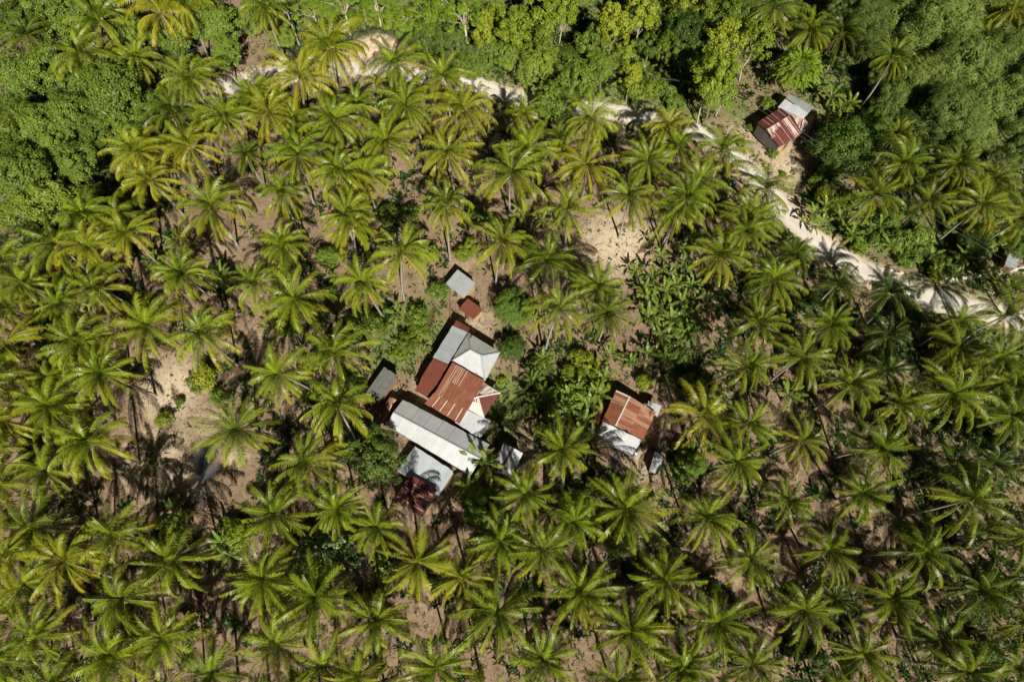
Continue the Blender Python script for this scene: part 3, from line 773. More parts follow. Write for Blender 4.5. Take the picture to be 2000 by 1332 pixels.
# ------------------------------------------------------------------ plants: shapes
def frond_arrays(L, el0, bend, az, sweep, roll, age, droop, nl=40, wid=0.075, ll=0.85, start=0.13, base=(0, 0, 0), tipage=0.0, rach=0.045, palm=False):
    """one feather leaf: returns leaflet quads + tints and the rachis path"""
    n = 26
    s = np.linspace(0, 1, n)
    th = el0 - bend * s ** 1.5
    a = az + sweep * s ** 1.5
    ds = L / (n - 1)
    d = np.stack([np.cos(th) * np.cos(a), np.cos(th) * np.sin(a), np.sin(th)], 1)
    p = np.cumsum(d * ds, axis=0) + np.array(base)
    B = np.stack([-np.sin(a), np.cos(a), np.zeros(n)], 1)
    Nn = np.cross(d, B); Nn *= np.sign(Nn[:, 2:3] + 1e-6)
    rl = roll * s
    B2 = B * np.cos(rl)[:, None] + Nn * np.sin(rl)[:, None]
    N2 = Nn * np.cos(rl)[:, None] - B * np.sin(rl)[:, None]
    Q = []; C = []
    si = np.linspace(start, 0.995, nl)
    I = lambda A: np.stack([np.interp(si, s, A[:, k]) for k in range(3)], 1)
    p0, T, Bs, Ns = I(p), I(d), I(B2), I(N2)
    prof = ll * np.clip(np.minimum((si - start + 0.10) / 0.26, 1), 0, 1) * (1 - 0.62 * np.clip((si - 0.45) / 0.55, 0, 1) ** 1.6)
    if palm:
        prof = ll * np.clip((si - start + .12) / .42, 0.25, 1) * (1 - .5 * np.clip((si - .78) / .22, 0, 1) ** 1.5)
    phi = np.interp(si, [0, .5, .85, 1], [R(18), R(34), R(50), R(74)])
    rz_ = (.65, 1.5) if palm else (.4, 1.6)
    fb = rng.normal(0, .2) if palm else 0.0
    for sg in (-1, 1):
        l = (prof * rng.uniform(.6 if palm else .86, 1.15, nl))[:, None]
        fw = phi + rng.normal(0, .11, nl)
        dd = sg * Bs * np.cos(fw)[:, None] + T * np.sin(fw)[:, None] + Ns * rng.normal((0.08 - 1.0 * droop) if palm else (0.16 - 0.45 * droop), .06, nl)[:, None]
        dd /= np.linalg.norm(dd, axis=1)[:, None]
        d2 = dd + np.array([0, 0, -1.0]) * (0.45 + 1.5 * droop) * rng.uniform(*rz_, nl)[:, None]
        d2 /= np.linalg.norm(d2, axis=1)[:, None]
        p1 = p0 + dd * l * .5; p2 = p1 + d2 * l * .5
        wv = T * wid * .5
        ag = np.clip(age + tipage * si ** 2 + rng.normal(0, .04, nl), 0, 1)
        br = np.clip(rng.normal(.26, .26, nl) + fb + (.55 * (si - .55) if palm else .07), 0, 1)
        for (a0, a1, k0, k1) in ((p0, p1, .7, 1.0), (p1, p2, 1.0, .25)):
            Q.append(np.stack([a0 - wv * k0, a0 + wv * k0, a1 + wv * k1, a1 - wv * k1], 1))
            C.append(np.stack([ag + (.05 if a1 is p2 else 0), np.clip(br + (-.18 if a1 is p2 else .22), 0, 1), np.zeros(nl), np.ones(nl)], 1))  # sunlit ridge half and shaded hanging half painted into the leaflet tint
    # rachis: flat tapering strip on top plus one below, as a thin three-sided bar
    rw = np.interp(s, [0, .15, 1], [rach * 2.2, rach * 1.1, rach * .35])[:, None]
    up = N2 * rw * .55
    l_, r_ = p + B2 * rw, p - B2 * rw
    t_ = p + up
    for x, y in ((l_, t_), (t_, r_), (r_, l_)):
        Q.append(np.stack([x[:-1], y[:-1], y[1:], x[1:]], 1))
        C.append(np.stack([np.full(n - 1, age), np.full(n - 1, .4), (np.linspace(.1, .8, n - 1) if palm else np.ones(n - 1)), np.ones(n - 1)], 1))
    return np.concatenate(Q), np.concatenate(C)

def crown_mesh(k, yellow=0.0, nf=None):
    nf = nf or int(rng.integers(27, 41))
    Qs, Cs = [], []
    a0 = rng.uniform(0, 6.28)
    wind = 2.6
    for i in range(nf):
        t = (i + .5) / nf                      # 0 youngest
        az = a0 + i * 2.39996 + rng.normal(0, .2)
        el = R(np.interp(t, [0, .2, .45, .75, 1], [88, 74, 52, 16, -34]) + rng.normal(0, 10))
        bend = R(np.interp(t, [0, .3, .7, 1], [62, 116, 104, 66]) + rng.normal(0, 16))
        L = np.interp(t, [0, .15, .5, 1], [3.2, 5.5, 6.3, 5.2]) * rng.uniform(.82, 1.1)
        wd = math.sin(wind - az) * rng.uniform(.0, .35)
        age = np.clip(np.interp(t, [0, .6, .85, 1], [0.0, .06, .22, .5]) + yellow * t + rng.normal(0, .05), 0, 1)
        q, c = frond_arrays(L, el, bend, az, wd + rng.normal(0, .26), rng.normal(0, .8), age, float(np.interp(t, [0, .5, 1], [.3, .75, 1.0])) * rng.uniform(.6, 1.25),
                            tipage=(.25 + yellow) * t, ll=1.12, nl=56, wid=.066, palm=True, rach=.032)
        Qs.append(q); Cs.append(c)
    return quad_mesh('palm_crown', np.concatenate(Qs), np.concatenate(Cs), M_FROND)

CROWNS = [crown_mesh(k) for k in range(12)] + [crown_mesh(k, .22) for k in range(5)]
SEEDLING = [crown_mesh(k, 0, 11) for k in range(2)]

def dry_frond_mesh(k):
    q, c = frond_arrays(4.0, R(-35), R(40), 0, rng.normal(0, .3), rng.normal(0, .8), .4, 1.0, nl=30, ll=.7)
    return quad_mesh('dry_frond', q, c, M_DRYFR)
DRY = [dry_frond_mesh(k) for k in range(3)]

def ball(mb, c, r, mi=0, sq=1.25, n=8, m=6):
    V = []; c = Vector(c)
    for i in range(m + 1):
        ph = math.pi * i / m
        for j in range(n):
            an = 2 * math.pi * j / n
            V.append((c.x + r * math.sin(ph) * math.cos(an), c.y + r * math.sin(ph) * math.sin(an), c.z + r * sq * math.cos(ph)))
    mb.add(V, [(i * n + j, (i + 1) * n + j, (i + 1) * n + (j + 1) % n, i * n + (j + 1) % n) for i in range(m) for j in range(n)], None, mi)
def nuts_mesh(k):
    mb = MB()
    for i in range(int(rng.integers(7, 13))):
        a = rng.uniform(0, 6.28); r = rng.uniform(.28, .5)
        ball(mb, (r * math.cos(a), r * math.sin(a), rng.uniform(-.55, .05)), .14)
    return mb.mesh('coconut_cluster', M_NUT, True)
def bloom_mesh(k):
    mb = MB()
    for i in range(3):
        a = rng.uniform(0, 6.28)
        mb.tube([(0.0, 0.0, .1), (0.1 * math.cos(a), .1 * math.sin(a), .2), (.5 * math.cos(a), .5 * math.sin(a), .45), (.85 * math.cos(a), .85 * math.sin(a), .25)], [.05, .03, .05, .02], 5)
    return mb.mesh('flower_stalk', M_BLOOM, True)
BLOOMS = [bloom_mesh(k) for k in range(3)]
NUTS = [nuts_mesh(k) for k in range(4)]

def banana_mesh(k):
    Q, C = [], []
    nl = int(rng.integers(8, 12)); a0 = rng.uniform(0, 6)
    for i in range(nl):
        t = (i + .5) / nl
        az = a0 + i * 2.4 + rng.normal(0, .2)
        el = R(np.interp(t, [0, .3, 1], [80, 58, 20]) + rng.normal(0, 7)); bend = R(np.interp(t, [0, 1], [35, 85]) + rng.normal(0, 8))
        L = rng.uniform(1.7, 2.5); n = 15
        s = np.linspace(0, 1, n); th = el - bend * s ** 1.3
        d = np.stack([np.cos(th) * np.cos(az), np.cos(th) * np.sin(az), np.sin(th)], 1)
        p = np.cumsum(d * L / (n - 1), axis=0) + np.array([0, 0, 2.3])
        B = np.array([-math.sin(az), math.cos(az), 0.]); Nn = np.cross(d, B); Nn *= np.sign(Nn[:, 2:3] + 1e-6)
        w_ = .25 * np.clip(np.minimum((s - .12) / .2, 1), 0, 1) * np.sqrt(np.clip(1 - ((s - .45) / .57) ** 2 * (s > .45), 0, 1))
        age = np.clip((.1 if t < .7 else .35) + rng.normal(0, .08), 0, 1)
        for sg in (-1, 1):
            for j in range(n - 1):
                tear = rng.uniform(-.75, .15)
                e0 = sg * B * w_[j] + Nn[j] * w_[j] * (.25 + tear); e1 = sg * B * w_[j + 1] + Nn[j + 1] * w_[j + 1] * (.25 + tear)
                Q.append([p[j], p[j] + e0, p[j + 1] + e1 - d[j] * .015, p[j + 1]])
                C.append([age, np.clip(rng.normal(.35, .12), 0, 1), 0, 1])
        for j in range(n - 1):
            h = B * np.interp(s[j], [0, 1], [.045, .012]); u = Nn[j] * .015
            Q.append([p[j] + h + u, p[j] - h + u, p[j + 1] - h * .95 + u, p[j + 1] + h * .95 + u]); C.append([age, .6, 1, 1])
    return quad_mesh('leaves', np.array(Q), np.array(C), M_BANANA)
BANANA = [banana_mesh(k) for k in range(6)]
def banana_stem():
    mb = MB(); mb.tube([(0, 0, -.1), (.02, 0, 1.2), (0, 0, 2.4)], [.14, .11, .07], 8)
    return mb.mesh('stem', plain('banana_stem', (0.16, 0.17, 0.06), .6), True)
BSTEM = banana_stem()

def unit(v): return v / np.linalg.norm(v, axis=-1, keepdims=True)
def puff_leaves(cent, prad, nleaf, size, aspect, flat=1.0, up=.55):
    """leaf clumps: nleaf quads in each ball"""
    Q, C = [], []
    cc = cent.mean(0)
    for c, r in zip(cent, prad):
        n = nleaf
        v = unit(rng.normal(size=(n, 3))); rad = rng.uniform(.25, 1, n)[:, None] ** .5
        pos = v * rad * r; pos[:, 2] *= flat
        out = unit(c - cc + 1e-6)
        nr = unit(v * .7 + np.array([0, 0, up]) + out * .35 + rng.normal(0, .35, (n, 3)))
        t = unit(np.cross(nr, rng.normal(size=(n, 3)))); b = np.cross(nr, t)
        sz = (size * rng.uniform(.65, 1.25, n))[:, None]
        x = c + pos
        Q.append(np.stack([x - t * sz * .5, x + b * sz * aspect * .5, x + t * sz * .5, x - b * sz * aspect * .5], 1))
        pb = rng.normal(0, .14)
        C.append(np.stack([np.clip(rng.normal(0.0, .06, n), 0, 1), np.clip(rng.normal(.35 + pb, .2, n), 0, 1), np.zeros(n), np.ones(n)], 1))
    return np.concatenate(Q), np.concatenate(C)

def crown_points(n, rx, rz, inner=.25, low=-.35, lump=.2):
    """clump centres over a lumpy ellipsoid"""
    P_ = []
    lobes = unit(rng.normal(size=(7, 3)))
    while len(P_) < n:
        v = unit(rng.normal(size=3))
        if v[2] < low: continue
        k = 1 + lump * (np.max(lobes @ v) ** 3 * 1.6 - .9)
        r = k * (rng.uniform(.80, 1.0) if rng.random() > inner else rng.uniform(.3, .8))
        P_.append([v[0] * rx * r, v[1] * rx * r, v[2] * rz * r])
    return np.array(P_)

def limb_mesh(name, h, cent, mat, r0, nb=8, fork=.55, wob=.25):
    """trunk from the ground (z = -h) to the crown middle with limbs out to some clumps"""
    mb = MB()
    top = Vector((0, 0, -h * (1 - fork)))
    mid = Vector((rng.normal(0, wob), rng.normal(0, wob), -h * .75))
    mb.tube([(0, 0, -h - .2), (0, 0, -h + .15), mid, top], [r0 * 1.5, r0 * 1.1, r0 * .9, r0 * .75], 8)
    for i in rng.choice(len(cent), min(nb, len(cent)), replace=False):
        e = Vector(cent[i]); m = top.lerp(e, .5) + Vector((0, 0, .15 * (e - top).length))
        mb.tube([top - Vector((0, 0, .2)), top.lerp(m, .5) + Vector((rng.normal(0, .15), rng.normal(0, .15), 0)), m, e], [r0 * .55, r0 * .42, r0 * .28, r0 * .1], 5, cap=False)
    return mb.mesh(name, mat, True)

def make_tree_kind(mat, bark, rx, rz, h, npuff, pr, nleaf, size, asp, flat=1.0, r0=.2, variants=3, inner=.25, low=-.35, nb=9, up=.55, lump=.22, fork=.55):
    out = []
    for _ in range(variants):
        c = crown_points(npuff, rx, rz, inner, low, lump)
        q, cc = puff_leaves(c, rng.uniform(.7, 1.25, npuff) * pr, nleaf, size, asp, flat, up)
        out.append((quad_mesh('crown', q, cc, mat), limb_mesh('trunk', h, c, bark, r0, nb, fork), h))
    return out

def feather_kind(mat, bark, rx, rz, h, nf, L, nl, ll, wid, droop, variants=2, el=(70, 0), out=.6, r0=.15):
    res = []
    for _ in range(variants):
        c = crown_points(nf, rx * out, rz * out, .2, -.3)
        Q, C = [], []
        for p in c:
            az = math.atan2(p[1], p[0]) + rng.normal(0, .35)
            hr = math.hypot(p[0], p[1]) / (rx * out)
            e = R(np.interp(hr, [0, 1], el) + rng.normal(0, 12))
            q, cc = frond_arrays(L * rng.uniform(.7, 1.2), e, R(rng.uniform(30, 75)), az, rng.normal(0, .4), rng.normal(0, .5), max(0, rng.normal(.0, .07)), droop, nl=nl, wid=wid, ll=ll, start=.05, base=tuple(p), rach=.012)
            cc[:, 1] = np.clip(cc[:, 1] + rng.normal(0, .15), 0, 1)
            Q.append(q); C.append(cc)
        res.append((quad_mesh('crown', np.concatenate(Q), np.concatenate(C), mat), limb_mesh('trunk', h, c, bark, r0, 10), h))
    return res

KINDS = {
    'broad': make_tree_kind(M_BROAD, M_BARK, 4.0, 3.4, 7.0, 95, .8, 90, .36, .6, 1, .22, 4, .2, -.35, 9, .5, .42),
    'lime': make_tree_kind(M_LIME, M_WBARK, 2.4, 3.4, 9.0, 46, .62, 75, .36, .62, 1, .10, 3, .35, -.8, 8, .45, .35),
    'umbrella': make_tree_kind(M_FEATHER, M_WBARK, 4.6, 1.5, 9.5, 46, .8, 95, .26, .5, .32, .22, 3, .3, -.15, 16, 1.2, .3, .68),
    'fine': make_tree_kind(M_FINE, M_BARK, 3.6, 3.2, 4.0, 120, .72, 150, .24, .5, 1, .22, 2),
    'bush': make_tree_kind(M_BROAD, M_BARK, 1.7, 1.3, 1.6, 40, .5, 60, .26, .6, 1, .06, 3, .3, -.5, 6),
    'limebush': make_tree_kind(M_LIME, M_BARK, 1.7, 1.3, 1.5, 40, .5, 60, .26, .6, 1, .05, 3, .3, -.5, 6),
    'silver': make_tree_kind(M_PALE, M_WBARK, 2.4, 1.3, 3.6, 42, .55, 34, .42, .75, .7, .09, 2, .4, -.5, 10),
    'feather': feather_kind(M_FEATHER, M_BARK, 3.5, 3.2, 5.0, 520, 1.0, 14, .24, .07, .35, 2, (65, -5), .86),
    'bamboo': make_tree_kind(M_BAMBOO, M_BAMB, 4.4, 4.2, 8.0, 150, .95, 130, .62, .15, 1.0, .14, 3, .3, -.35, 12, .25, .4),
}

# ------------------------------------------------------------------ telling repeats apart in words
LAND = [('the pale grey topmost shed', 899, 553), ('the tiny red-brown shed', 920, 604), ('the farmhouse hip roof', 930, 690), ('the dark grey shed', 745, 750), ('the long barn', 850, 850),
        ('the dark maroon shed', 810, 968), ('the small rusty house', 1225, 825), ('the grey outhouse', 1283, 905), ('the roadside house', 1530, 245), ('the bright feathery tree', 1555, 145),
        ('the dark tamarind-like tree', 1645, 285), ('the bare brown clearing', 1205, 470), ('the smoke', 395, 910), ('the limestone bank', 745, 95), ('the banana grove', 1290, 580),
        ('the footpath fork', 1700, 525), ('the road bend', 1530, 405), ('the big roadside tree', 1090, 165), ('the tall yellow-green tree', 1410, 130), ('the top left corner', 0, 0),
        ('the top right corner', 2000, 0), ('the bottom left corner', 0, 1332), ('the bottom right corner', 2000, 1332), ('the middle of the left edge', 0, 666), ('the middle of the right edge', 2000, 666),
        ('the middle of the bottom edge', 1000, 1332), ('the middle of the top edge', 1000, 0), ('the silvery small tree', 625, 1085), ('the olive shrub in the open', 400, 745), ('the road end left', 490, 155),
        ('the sandy yard', 335, 760), ('the dense dark tree by the barn', 735, 895), ('the right edge shed', 1977, 510)]
DIRS = ['right of', 'above right of', 'above', 'above left of', 'left of', 'below left of', 'below', 'below right of']
ORD = ['nearest', 'second nearest', 'third nearest', 'fourth nearest', 'fifth nearest', 'sixth nearest', 'seventh nearest', 'eighth nearest', 'ninth nearest', 'tenth nearest']
def name_all(items):
    """items: (object, px, py, words before, noun). Gives each the landmark it is nearest to, the side and its rank there"""
    cells = {}
    for o, x, y, adj, noun in items:
        lm = min(LAND, key=lambda l: math.hypot(l[1] - x, l[2] - y))
        d = DIRS[int(round(math.atan2(-(y - lm[2]), x - lm[1]) / (math.pi / 4))) % 8]
        cells.setdefault((noun, lm[0], d), []).append((math.hypot(lm[1] - x, lm[2] - y), o, adj))
    for (noun, lm, d), lst in cells.items():
        lst.sort(key=lambda t: t[0])
        for k, (_, o, adj) in enumerate(lst):
            adj = adj if len(adj.split()) < 3 else adj.split()[0]
            o['label'] = (adj + ' ' + noun + ', ' + (ORD[k] + ' one ' if len(lst) > 1 else 'the one ') + d + ' ' + lm).strip()

# ------------------------------------------------------------------ coconut palms
# crown position in the photo, then optional: s<size> y(ellow) d(ark) and the foot of the trunk b<x>,<y>
PALMS = """
51 71 s.66 d|196 44|162 111|203 111 s.8|267 118 s.8|314 27 y|365 17|375 159 s1.1|520 20|584 155 s1.25 y|645 95 s1.1 y|338 230 d|442 233|527 223 y|652 243|40 236 s.7 d|
270 297 y|372 287 y|483 305 s.75 d|581 307 s1.05 b615,402|294 355 y|415 409 b465,481|554 382|169 425|226 430|571 236 s.8|500 189 s.8|662 341|
778 128|866 152|738 165 s.55 y|697 206 s.7|795 209|900 223 s1.1 y|755 280|876 304 s1.1 y|1021 226 s.85|940 195 s.6|1153 236|1032 294|1089 270 s.7 d|998 345 s1.1|
1146 324 s1.05 y|1265 318|1302 250 s.72 y|1322 290 s.8|711 348|873 405 b880,510|1109 412 s1.1|1228 388|1319 415|677 422|
1512 20|1583 64|1644 68 d|1742 115 s.95 b1672,220|1979 20 y|1918 74 s.8 y|1411 297|1496 372|1367 355|1340 389|1458 429|1870 324|1749 263 s.7|1759 321 s.9|1705 382|1810 395 b1762,433|1941 355 s.8|1914 402 y b1833,470|1992 429|
115 477|176 484 y|250 457 y s1.1|10 514|51 558|199 565|361 538|554 484|503 558|578 585 s1.05 b620,637|128 595|294 639|402 656|7 676 y|159 676|203 731 s1.05 b305,772|544 731 s1.1 b616,768|652 697|101 798|10 822 y|
179 866 s1.1|463 839|662 798|17 600 s.9|355 470 s.6 d|24 735 s.8|105 744 s.8|432 545 s.55 d|
690 447|785 497 b790,585|711 555 b748,617|978 477 b968,556|1065 511 s1.1 d|1167 565|1089 609 s.9 b1063,695|1184 615 s.9 d|1097 880 s1.05|
1404 504|1455 455 s.9|1546 501 s.8 d|1509 548|1634 558 d|1739 575 d b1690,634|1482 633|1617 639|1729 656 s.85 d|1870 629 s.9|1867 683 b1800,730|1958 619|1945 703|1455 717 b1367,759|1563 700 b1500,749|1658 754|1729 727 s.8 d|1752 791 s.9|1857 768|1972 744|1975 812|1370 812 y|1462 828 s.85|1563 862 s.9 y|1718 876|
91 922|68 1031 d|233 1051|341 1091 s1.1 b428,1067|537 1004|608 909|662 990|128 1098 y|51 1142|517 1129 s1.15|243 1169|618 1166|74 1237 b187,1212|321 1247|547 1260|230 1281|635 1301|416 1318|17 1085 y|10 943|7 1287|101 1335|
738 1031 s.9|1025 966 s.85|1221 997 s1.05 b1200,1016|974 1054|1059 1075|1116 1020 s.9|815 1095 y|903 1129 y|734 1213 s1.1|971 1196|1136 1162|1298 1132|853 1304|1059 1287|1231 1233|1204 1330|700 1318 s.9 y|1322 1311|
1435 902 b1385,924|1381 1014|1536 980|1688 963|1864 919 d|1887 977 b1772,1005|1992 1048 b1862,1060|1465 1095|1617 1075 s.9|1793 1078|1898 1149 d|1567 1193 s.95|1739 1176|1404 1213|1627 1166 s.8 d|1837 1250 s.85 b1752,1244|1685 1277|1469 1298|1992 1220 b1900,1234|1887 1311|1337 1287|1982 1304|
40 1400|180 1395|330 1410|480 1400|570 1385|745 1392|945 1385|1120 1398|1290 1390|1405 1385|1560 1400|1655 1375|1780 1388|1930 1392|-30 900|-35 1010|-30 1190|-25 760|-30 620|2035 900|2040 1130|2030 760|2035 560|1935 905 s.8 d|1935 1040 s.8 d
"""
palm_items = []
def tube_trunk(dx, dy, h, seed):
    mb = MB(); r = np.random.default_rng(seed)
    n = 14; Pp, Rr = [], []
    sx, sy = r.normal(0, .12, 2)
    for i in range(n):
        t = i / (n - 1)
        k = t ** 1.35
        Pp.append((dx * k + sx * math.sin(t * 3.1), dy * k + sy * math.sin(t * 3.1), -.25 + (h + .25) * t))
        Rr.append(np.interp(t, [0, .05, .12, 1], [.27, .2, .155, .105]) * (1 + .05 * (i % 2)))
    mb.tube(Pp, Rr, 8)
    return mb.mesh('trunk', M_PTRUNK, True)

first = None
kk = 0
for tok in PALMS.replace('\n', '').split('|'):
    f = tok.split()
    if not f: continue
    px, py = float(f[0]), float(f[1])
    s, yl, dk, bp = 1.0, 0, 0, None
    for t in f[2:]:
        if t[0] == 's': s = float(t[1:])
        elif t == 'y': yl = 1
        elif t == 'd': dk = 1
        elif t[0] == 'b': bp = tuple(float(v) for v in t[1:].split(','))
    small = s < .65
    h = (3.2 + 4 * (s - .5)) if small else 10.6 + random.uniform(-1.2, 1.6) - (1.5 if dk else 0) - (1.5 if s < .85 else 0) + (.8 if px < 700 else 0) - (.8 if px > 1350 else 0)
    if bp:
        b0 = at(*bp)
        # trunk height that puts the crown above that foot with the least lean
        hs = np.linspace(7, 14, 60); dd = [(at(px, py, q) - b0).xy.length for q in hs]
        h = float(hs[int(np.argmin(dd))]); h = min(max(h, 9.0), 12.5)
    c = at(px, py, h)
    if bp: base = at(*bp)
    else:
        ln = abs(random.gauss(0, .85)) + .15; an = random.uniform(0, 6.28)
        base = Vector((c.x + ln * math.cos(an), c.y + ln * math.sin(an), 0))
    base.z = float(gz(base.x, base.y))
    dx, dy = c.x - base.x, c.y - base.y; h -= base.z
    kind = 'young_palm' if small else 'coconut_palm'
    root = tag(empty(kind, base), None, 'palm tree', 'coconut palms of the plantation')
    link('trunk', tube_trunk(dx, dy, h, kk), root)
    src = random.choice(SEEDLING) if small else (random.choice(CROWNS[12:]) if yl else random.choice(CROWNS[:12]))
    cr = link('crown', src, root, (dx, dy, h))
    sc = s * (1.04 if px < 1250 else .98) * random.uniform(.82, 1.08) * .94
    if small: sc = s * 1.0
    cr.scale = (sc * random.uniform(.88, 1.1), sc * random.uniform(.88, 1.1), sc * random.uniform(.85, 1.15))
    tilt = min(.4, math.hypot(dx, dy) / max(h, 1) * .6 + random.uniform(0, .22)); ta = math.atan2(dy, dx)
    q = Matrix.Rotation(tilt, 3, Vector((-math.sin(ta), math.cos(ta), 0))) @ Matrix.Rotation(random.uniform(0, 6.28), 3, 'Z')
    cr.rotation_euler = q.to_euler()
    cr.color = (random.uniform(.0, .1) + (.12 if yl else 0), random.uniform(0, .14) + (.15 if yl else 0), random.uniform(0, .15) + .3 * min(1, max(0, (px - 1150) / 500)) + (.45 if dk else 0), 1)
    if not small:
        nu = link('coconut_cluster', random.choice(NUTS), root, (dx, dy, h - .15)); nu.rotation_euler = (0, 0, random.uniform(0, 6))
        if random.random() < .5: link('flower_stalk', random.choice(BLOOMS), root, (dx, dy, h)).rotation_euler = (0, 0, random.uniform(0, 6))
        if random.random() < .6:
            for _ in range(random.choice((1, 1, 2))):
                d = link('dead_frond', random.choice(DRY), root, (dx, dy, h - .1)); d.rotation_euler = (0, 0, random.uniform(0, 6.28)); d.scale = (.9, .9, .9)
    adj = ('young' if small else 'yellow-tipped' if yl else 'dark-crowned' if dk else 'broad-crowned' if s > 1.02 else 'small-crowned' if s < .88 else 'green')
    palm_items.append((root, px, py, adj, 'coconut palm'))
    kk += 1
name_all(palm_items)

# ------------------------------------------------------------------ other trees and bushes
# kind: crown middle in the photo and size; y/d as above
TREES = {
 'broad': "190 255 .9|130 215 .9|255 300 .7|60 240 .9|120 20 1|350 115 .7|500 20 .8|40 40|110 55|85 128 1.1|28 150|150 15|250 60 .8|340 70 1.0|425 50 1.05|438 108 .8|212 185 1.35|285 205 .8|150 165 .9|20 310 .9|112 272 1|55 335 1.15|152 320 .9|100 395 1 y|38 415 .9 y|170 385 .7|30 215 .8|240 240 .9|70 20 1|200 20 .8 d|"
          "555 75 .6 y|1052 130 1.0 y|1130 160 1.05|1088 205 1.0|1160 85 .8|1300 35 .9|1335 60 .9 d|1372 30 .9|1345 110 .7 d|1395 185 .95 y|735 893 1.0 d|830 70 .8 d|880 75 .7 d|800 60 .7|960 95 .75|1000 110 .8|640 20 .8|1450 20 .9|1425 55 .8|1270 90 .7 d|1180 130 .7|920 110 .55|500 55 .5 y|-20 60 1.2|-20 250 1.1|90 -30 1.2|300 -40 1.2|480 -50 1.1|1120 -40 1.2|1330 -60 1.3|1500 -60 1.2|1250 -20 1.0|1965 15 1.0 y|1110 120 .8",
 'lime': "1005 55 1.1|1050 35 1.2|1060 90 .9|945 55 .9 y|1200 45 1 y|1255 25 1.15 y|1415 85 1.2 y|1400 140 1.3|1480 75 1.1|1380 15 1|1185 65 .9|1235 145 .7 y|1100 20 1|1330 15 1|1440 30 .9|975 35 .8 y|1220 100 .7|1300 95 .8",
 'umbrella': "608 14 .8|668 2 .8|735 8 .75|790 34 .65|838 25 .8|905 18 1.05|955 30 .75|700 -25 .9|860 -35 1",
 'fine': "1652 284 1.25|1620 340 .5|1990 480 .6|1905 470 .7|1356 908 .5|1690 245 .7|1760 245 .7|1000 600 .7|1000 680 .5|945 990 .75 y|1215 1058 .6 d",
 'bamboo': "1700 20 .9|1790 55 1.1|1850 30 1.1|1870 125 1.25|1808 160 1.05|1960 125 1.1|1920 200 1.1|1850 215 1.05|1760 195 .8|1995 60 1|1985 230 1.1|1735 50 .8|1900 265 .9|1810 240 .8|1700 85 .7 d|1640 20 .7|1930 60 1|1780 -20 1.1|1900 -30 1.2|2010 170 1.1|1990 300 .8|1720 150 .6 d|1740 215 .7",
 'feather': "1556 136 1.1",
 'bush': "830 495 1.2 y|858 567 .9|815 620 .9|700 640 1.3|720 625 1|640 500 .9|425 775 .7|1390 1150 .8|1550 475 .8|1605 355 1|1660 440 1|1700 470 1.2|1760 470 1.1|1780 505 1|1840 520 1|1800 460 1|1740 430 1|1670 390 1|1630 400 1|1950 470 1.1|1860 440 .9|1300 175 1|860 130 1|880 140 .9|905 125 1|925 140 .9|945 130 1|1200 150 1.2 d|1160 150 1|1340 150 1 d|1370 160 1|1240 180 1|1320 200 .9|1090 770 1|1130 780 1.2|1050 720 .9|1340 915 1|1330 650 1|1320 690 1.1 d|1350 750 1|1000 1040 1 d|960 1030 1.1|1160 960 .9|1510 300 .5|1500 205 .7|1465 250 .4|820 100 1.2 d|845 105 1|560 200 .8 d|640 180 .7 d|480 200 .8 d|1600 1290 .8|1550 1270 .7|1770 1040 .5|1860 1030 .6|60 640 1 d|130 560 1 d|20 700 1 d|60 900 1 d|420 230 1 d|180 540 1.1 d|80 460 1 d|230 400 1 d|1700 700 1 d|1800 800 1.1 d|1900 850 1 d|1950 880 1.2 d|1840 700 1.2 d|1780 620 1 d|1920 750 1 d|1660 620 1 d|1580 590 1 d|1480 560 1 d|1440 480 1 d|1360 470 1|1960 1150 1.2 d|1930 1280 1.2 d|590 600 1 d|640 580 1 d|560 640 1|800 420 1 d|760 420 1 d|930 420 1|690 760 1 d|660 880 .8 d|700 860 1 d|850 1130 .7 d|760 1110 1 d|1700 300 1.1|1790 300 1.1 d|1830 280 1|1860 270 1 d|1780 350 1 d|1890 370 1 d|1960 380 1.1 d|1720 340 .9",
 'limebush': "1112 735 .9|1150 712 .9 y|1165 735 .7|1012 618 1.0|1035 605 .8|400 742 1.1 y|385 750 .9|323 820 .75|350 785 .4|470 1040 1.1|450 1030 .8|1130 985 1.2|1115 1000 1|945 1005 1|1270 170 1.1|1290 160 .9|1232 160 1|980 745 .4|640 505 .9|660 495 .8|905 495 .8|920 480 .7|1450 280 .4|1610 385 .9 y|1680 485 .8|1830 535 .8 y|1170 750 .8 y|1130 700 .8 y|1150 735 .9|1260 750 .8 y|1335 880 .9|820 650 .8|795 668 .8|780 690 .6|745 640 .7|1530 340 .3|310 870 .3|300 905 .3|1545 1245 .4|1760 1180 .4|1815 1000 .4|690 650 .7|1690 1015 .35|1565 1130 .3|720 30 1|760 45 1.1|690 40 1|800 75 .9|1900 460 1",
 'silver': "600 1080 1|640 1068 1|680 1085 .9|640 1100 .8|665 1060 .7",
}
WORD = {'broad': ('', 'broadleaf tree'), 'lime': ('slender', 'lime tree'), 'umbrella': ('flat-topped', 'pale-trunked tree'), 'fine': ('dense', 'fine-leaved tree'),
        'bamboo': ('dull green', 'plume-leaved bamboo clump'), 'feather': ('bright green', 'feathery tree'), 'bush': ('low', 'green bush'), 'limebush': ('bright', 'lime-coloured bush'), 'silver': ('small', 'silvery-leaved sapling')}
NAME = {'broad': 'broadleaf_tree', 'lime': 'slender_tree', 'umbrella': 'umbrella_tree', 'fine': 'fine_leaved_tree', 'bamboo': 'bamboo_clump', 'feather': 'feathery_tree', 'bush': 'bush', 'limebush': 'leafy_bush', 'silver': 'sapling'}
CATS = {'bush': 'bush', 'limebush': 'bush', 'bamboo': 'bamboo'}
tree_items = []
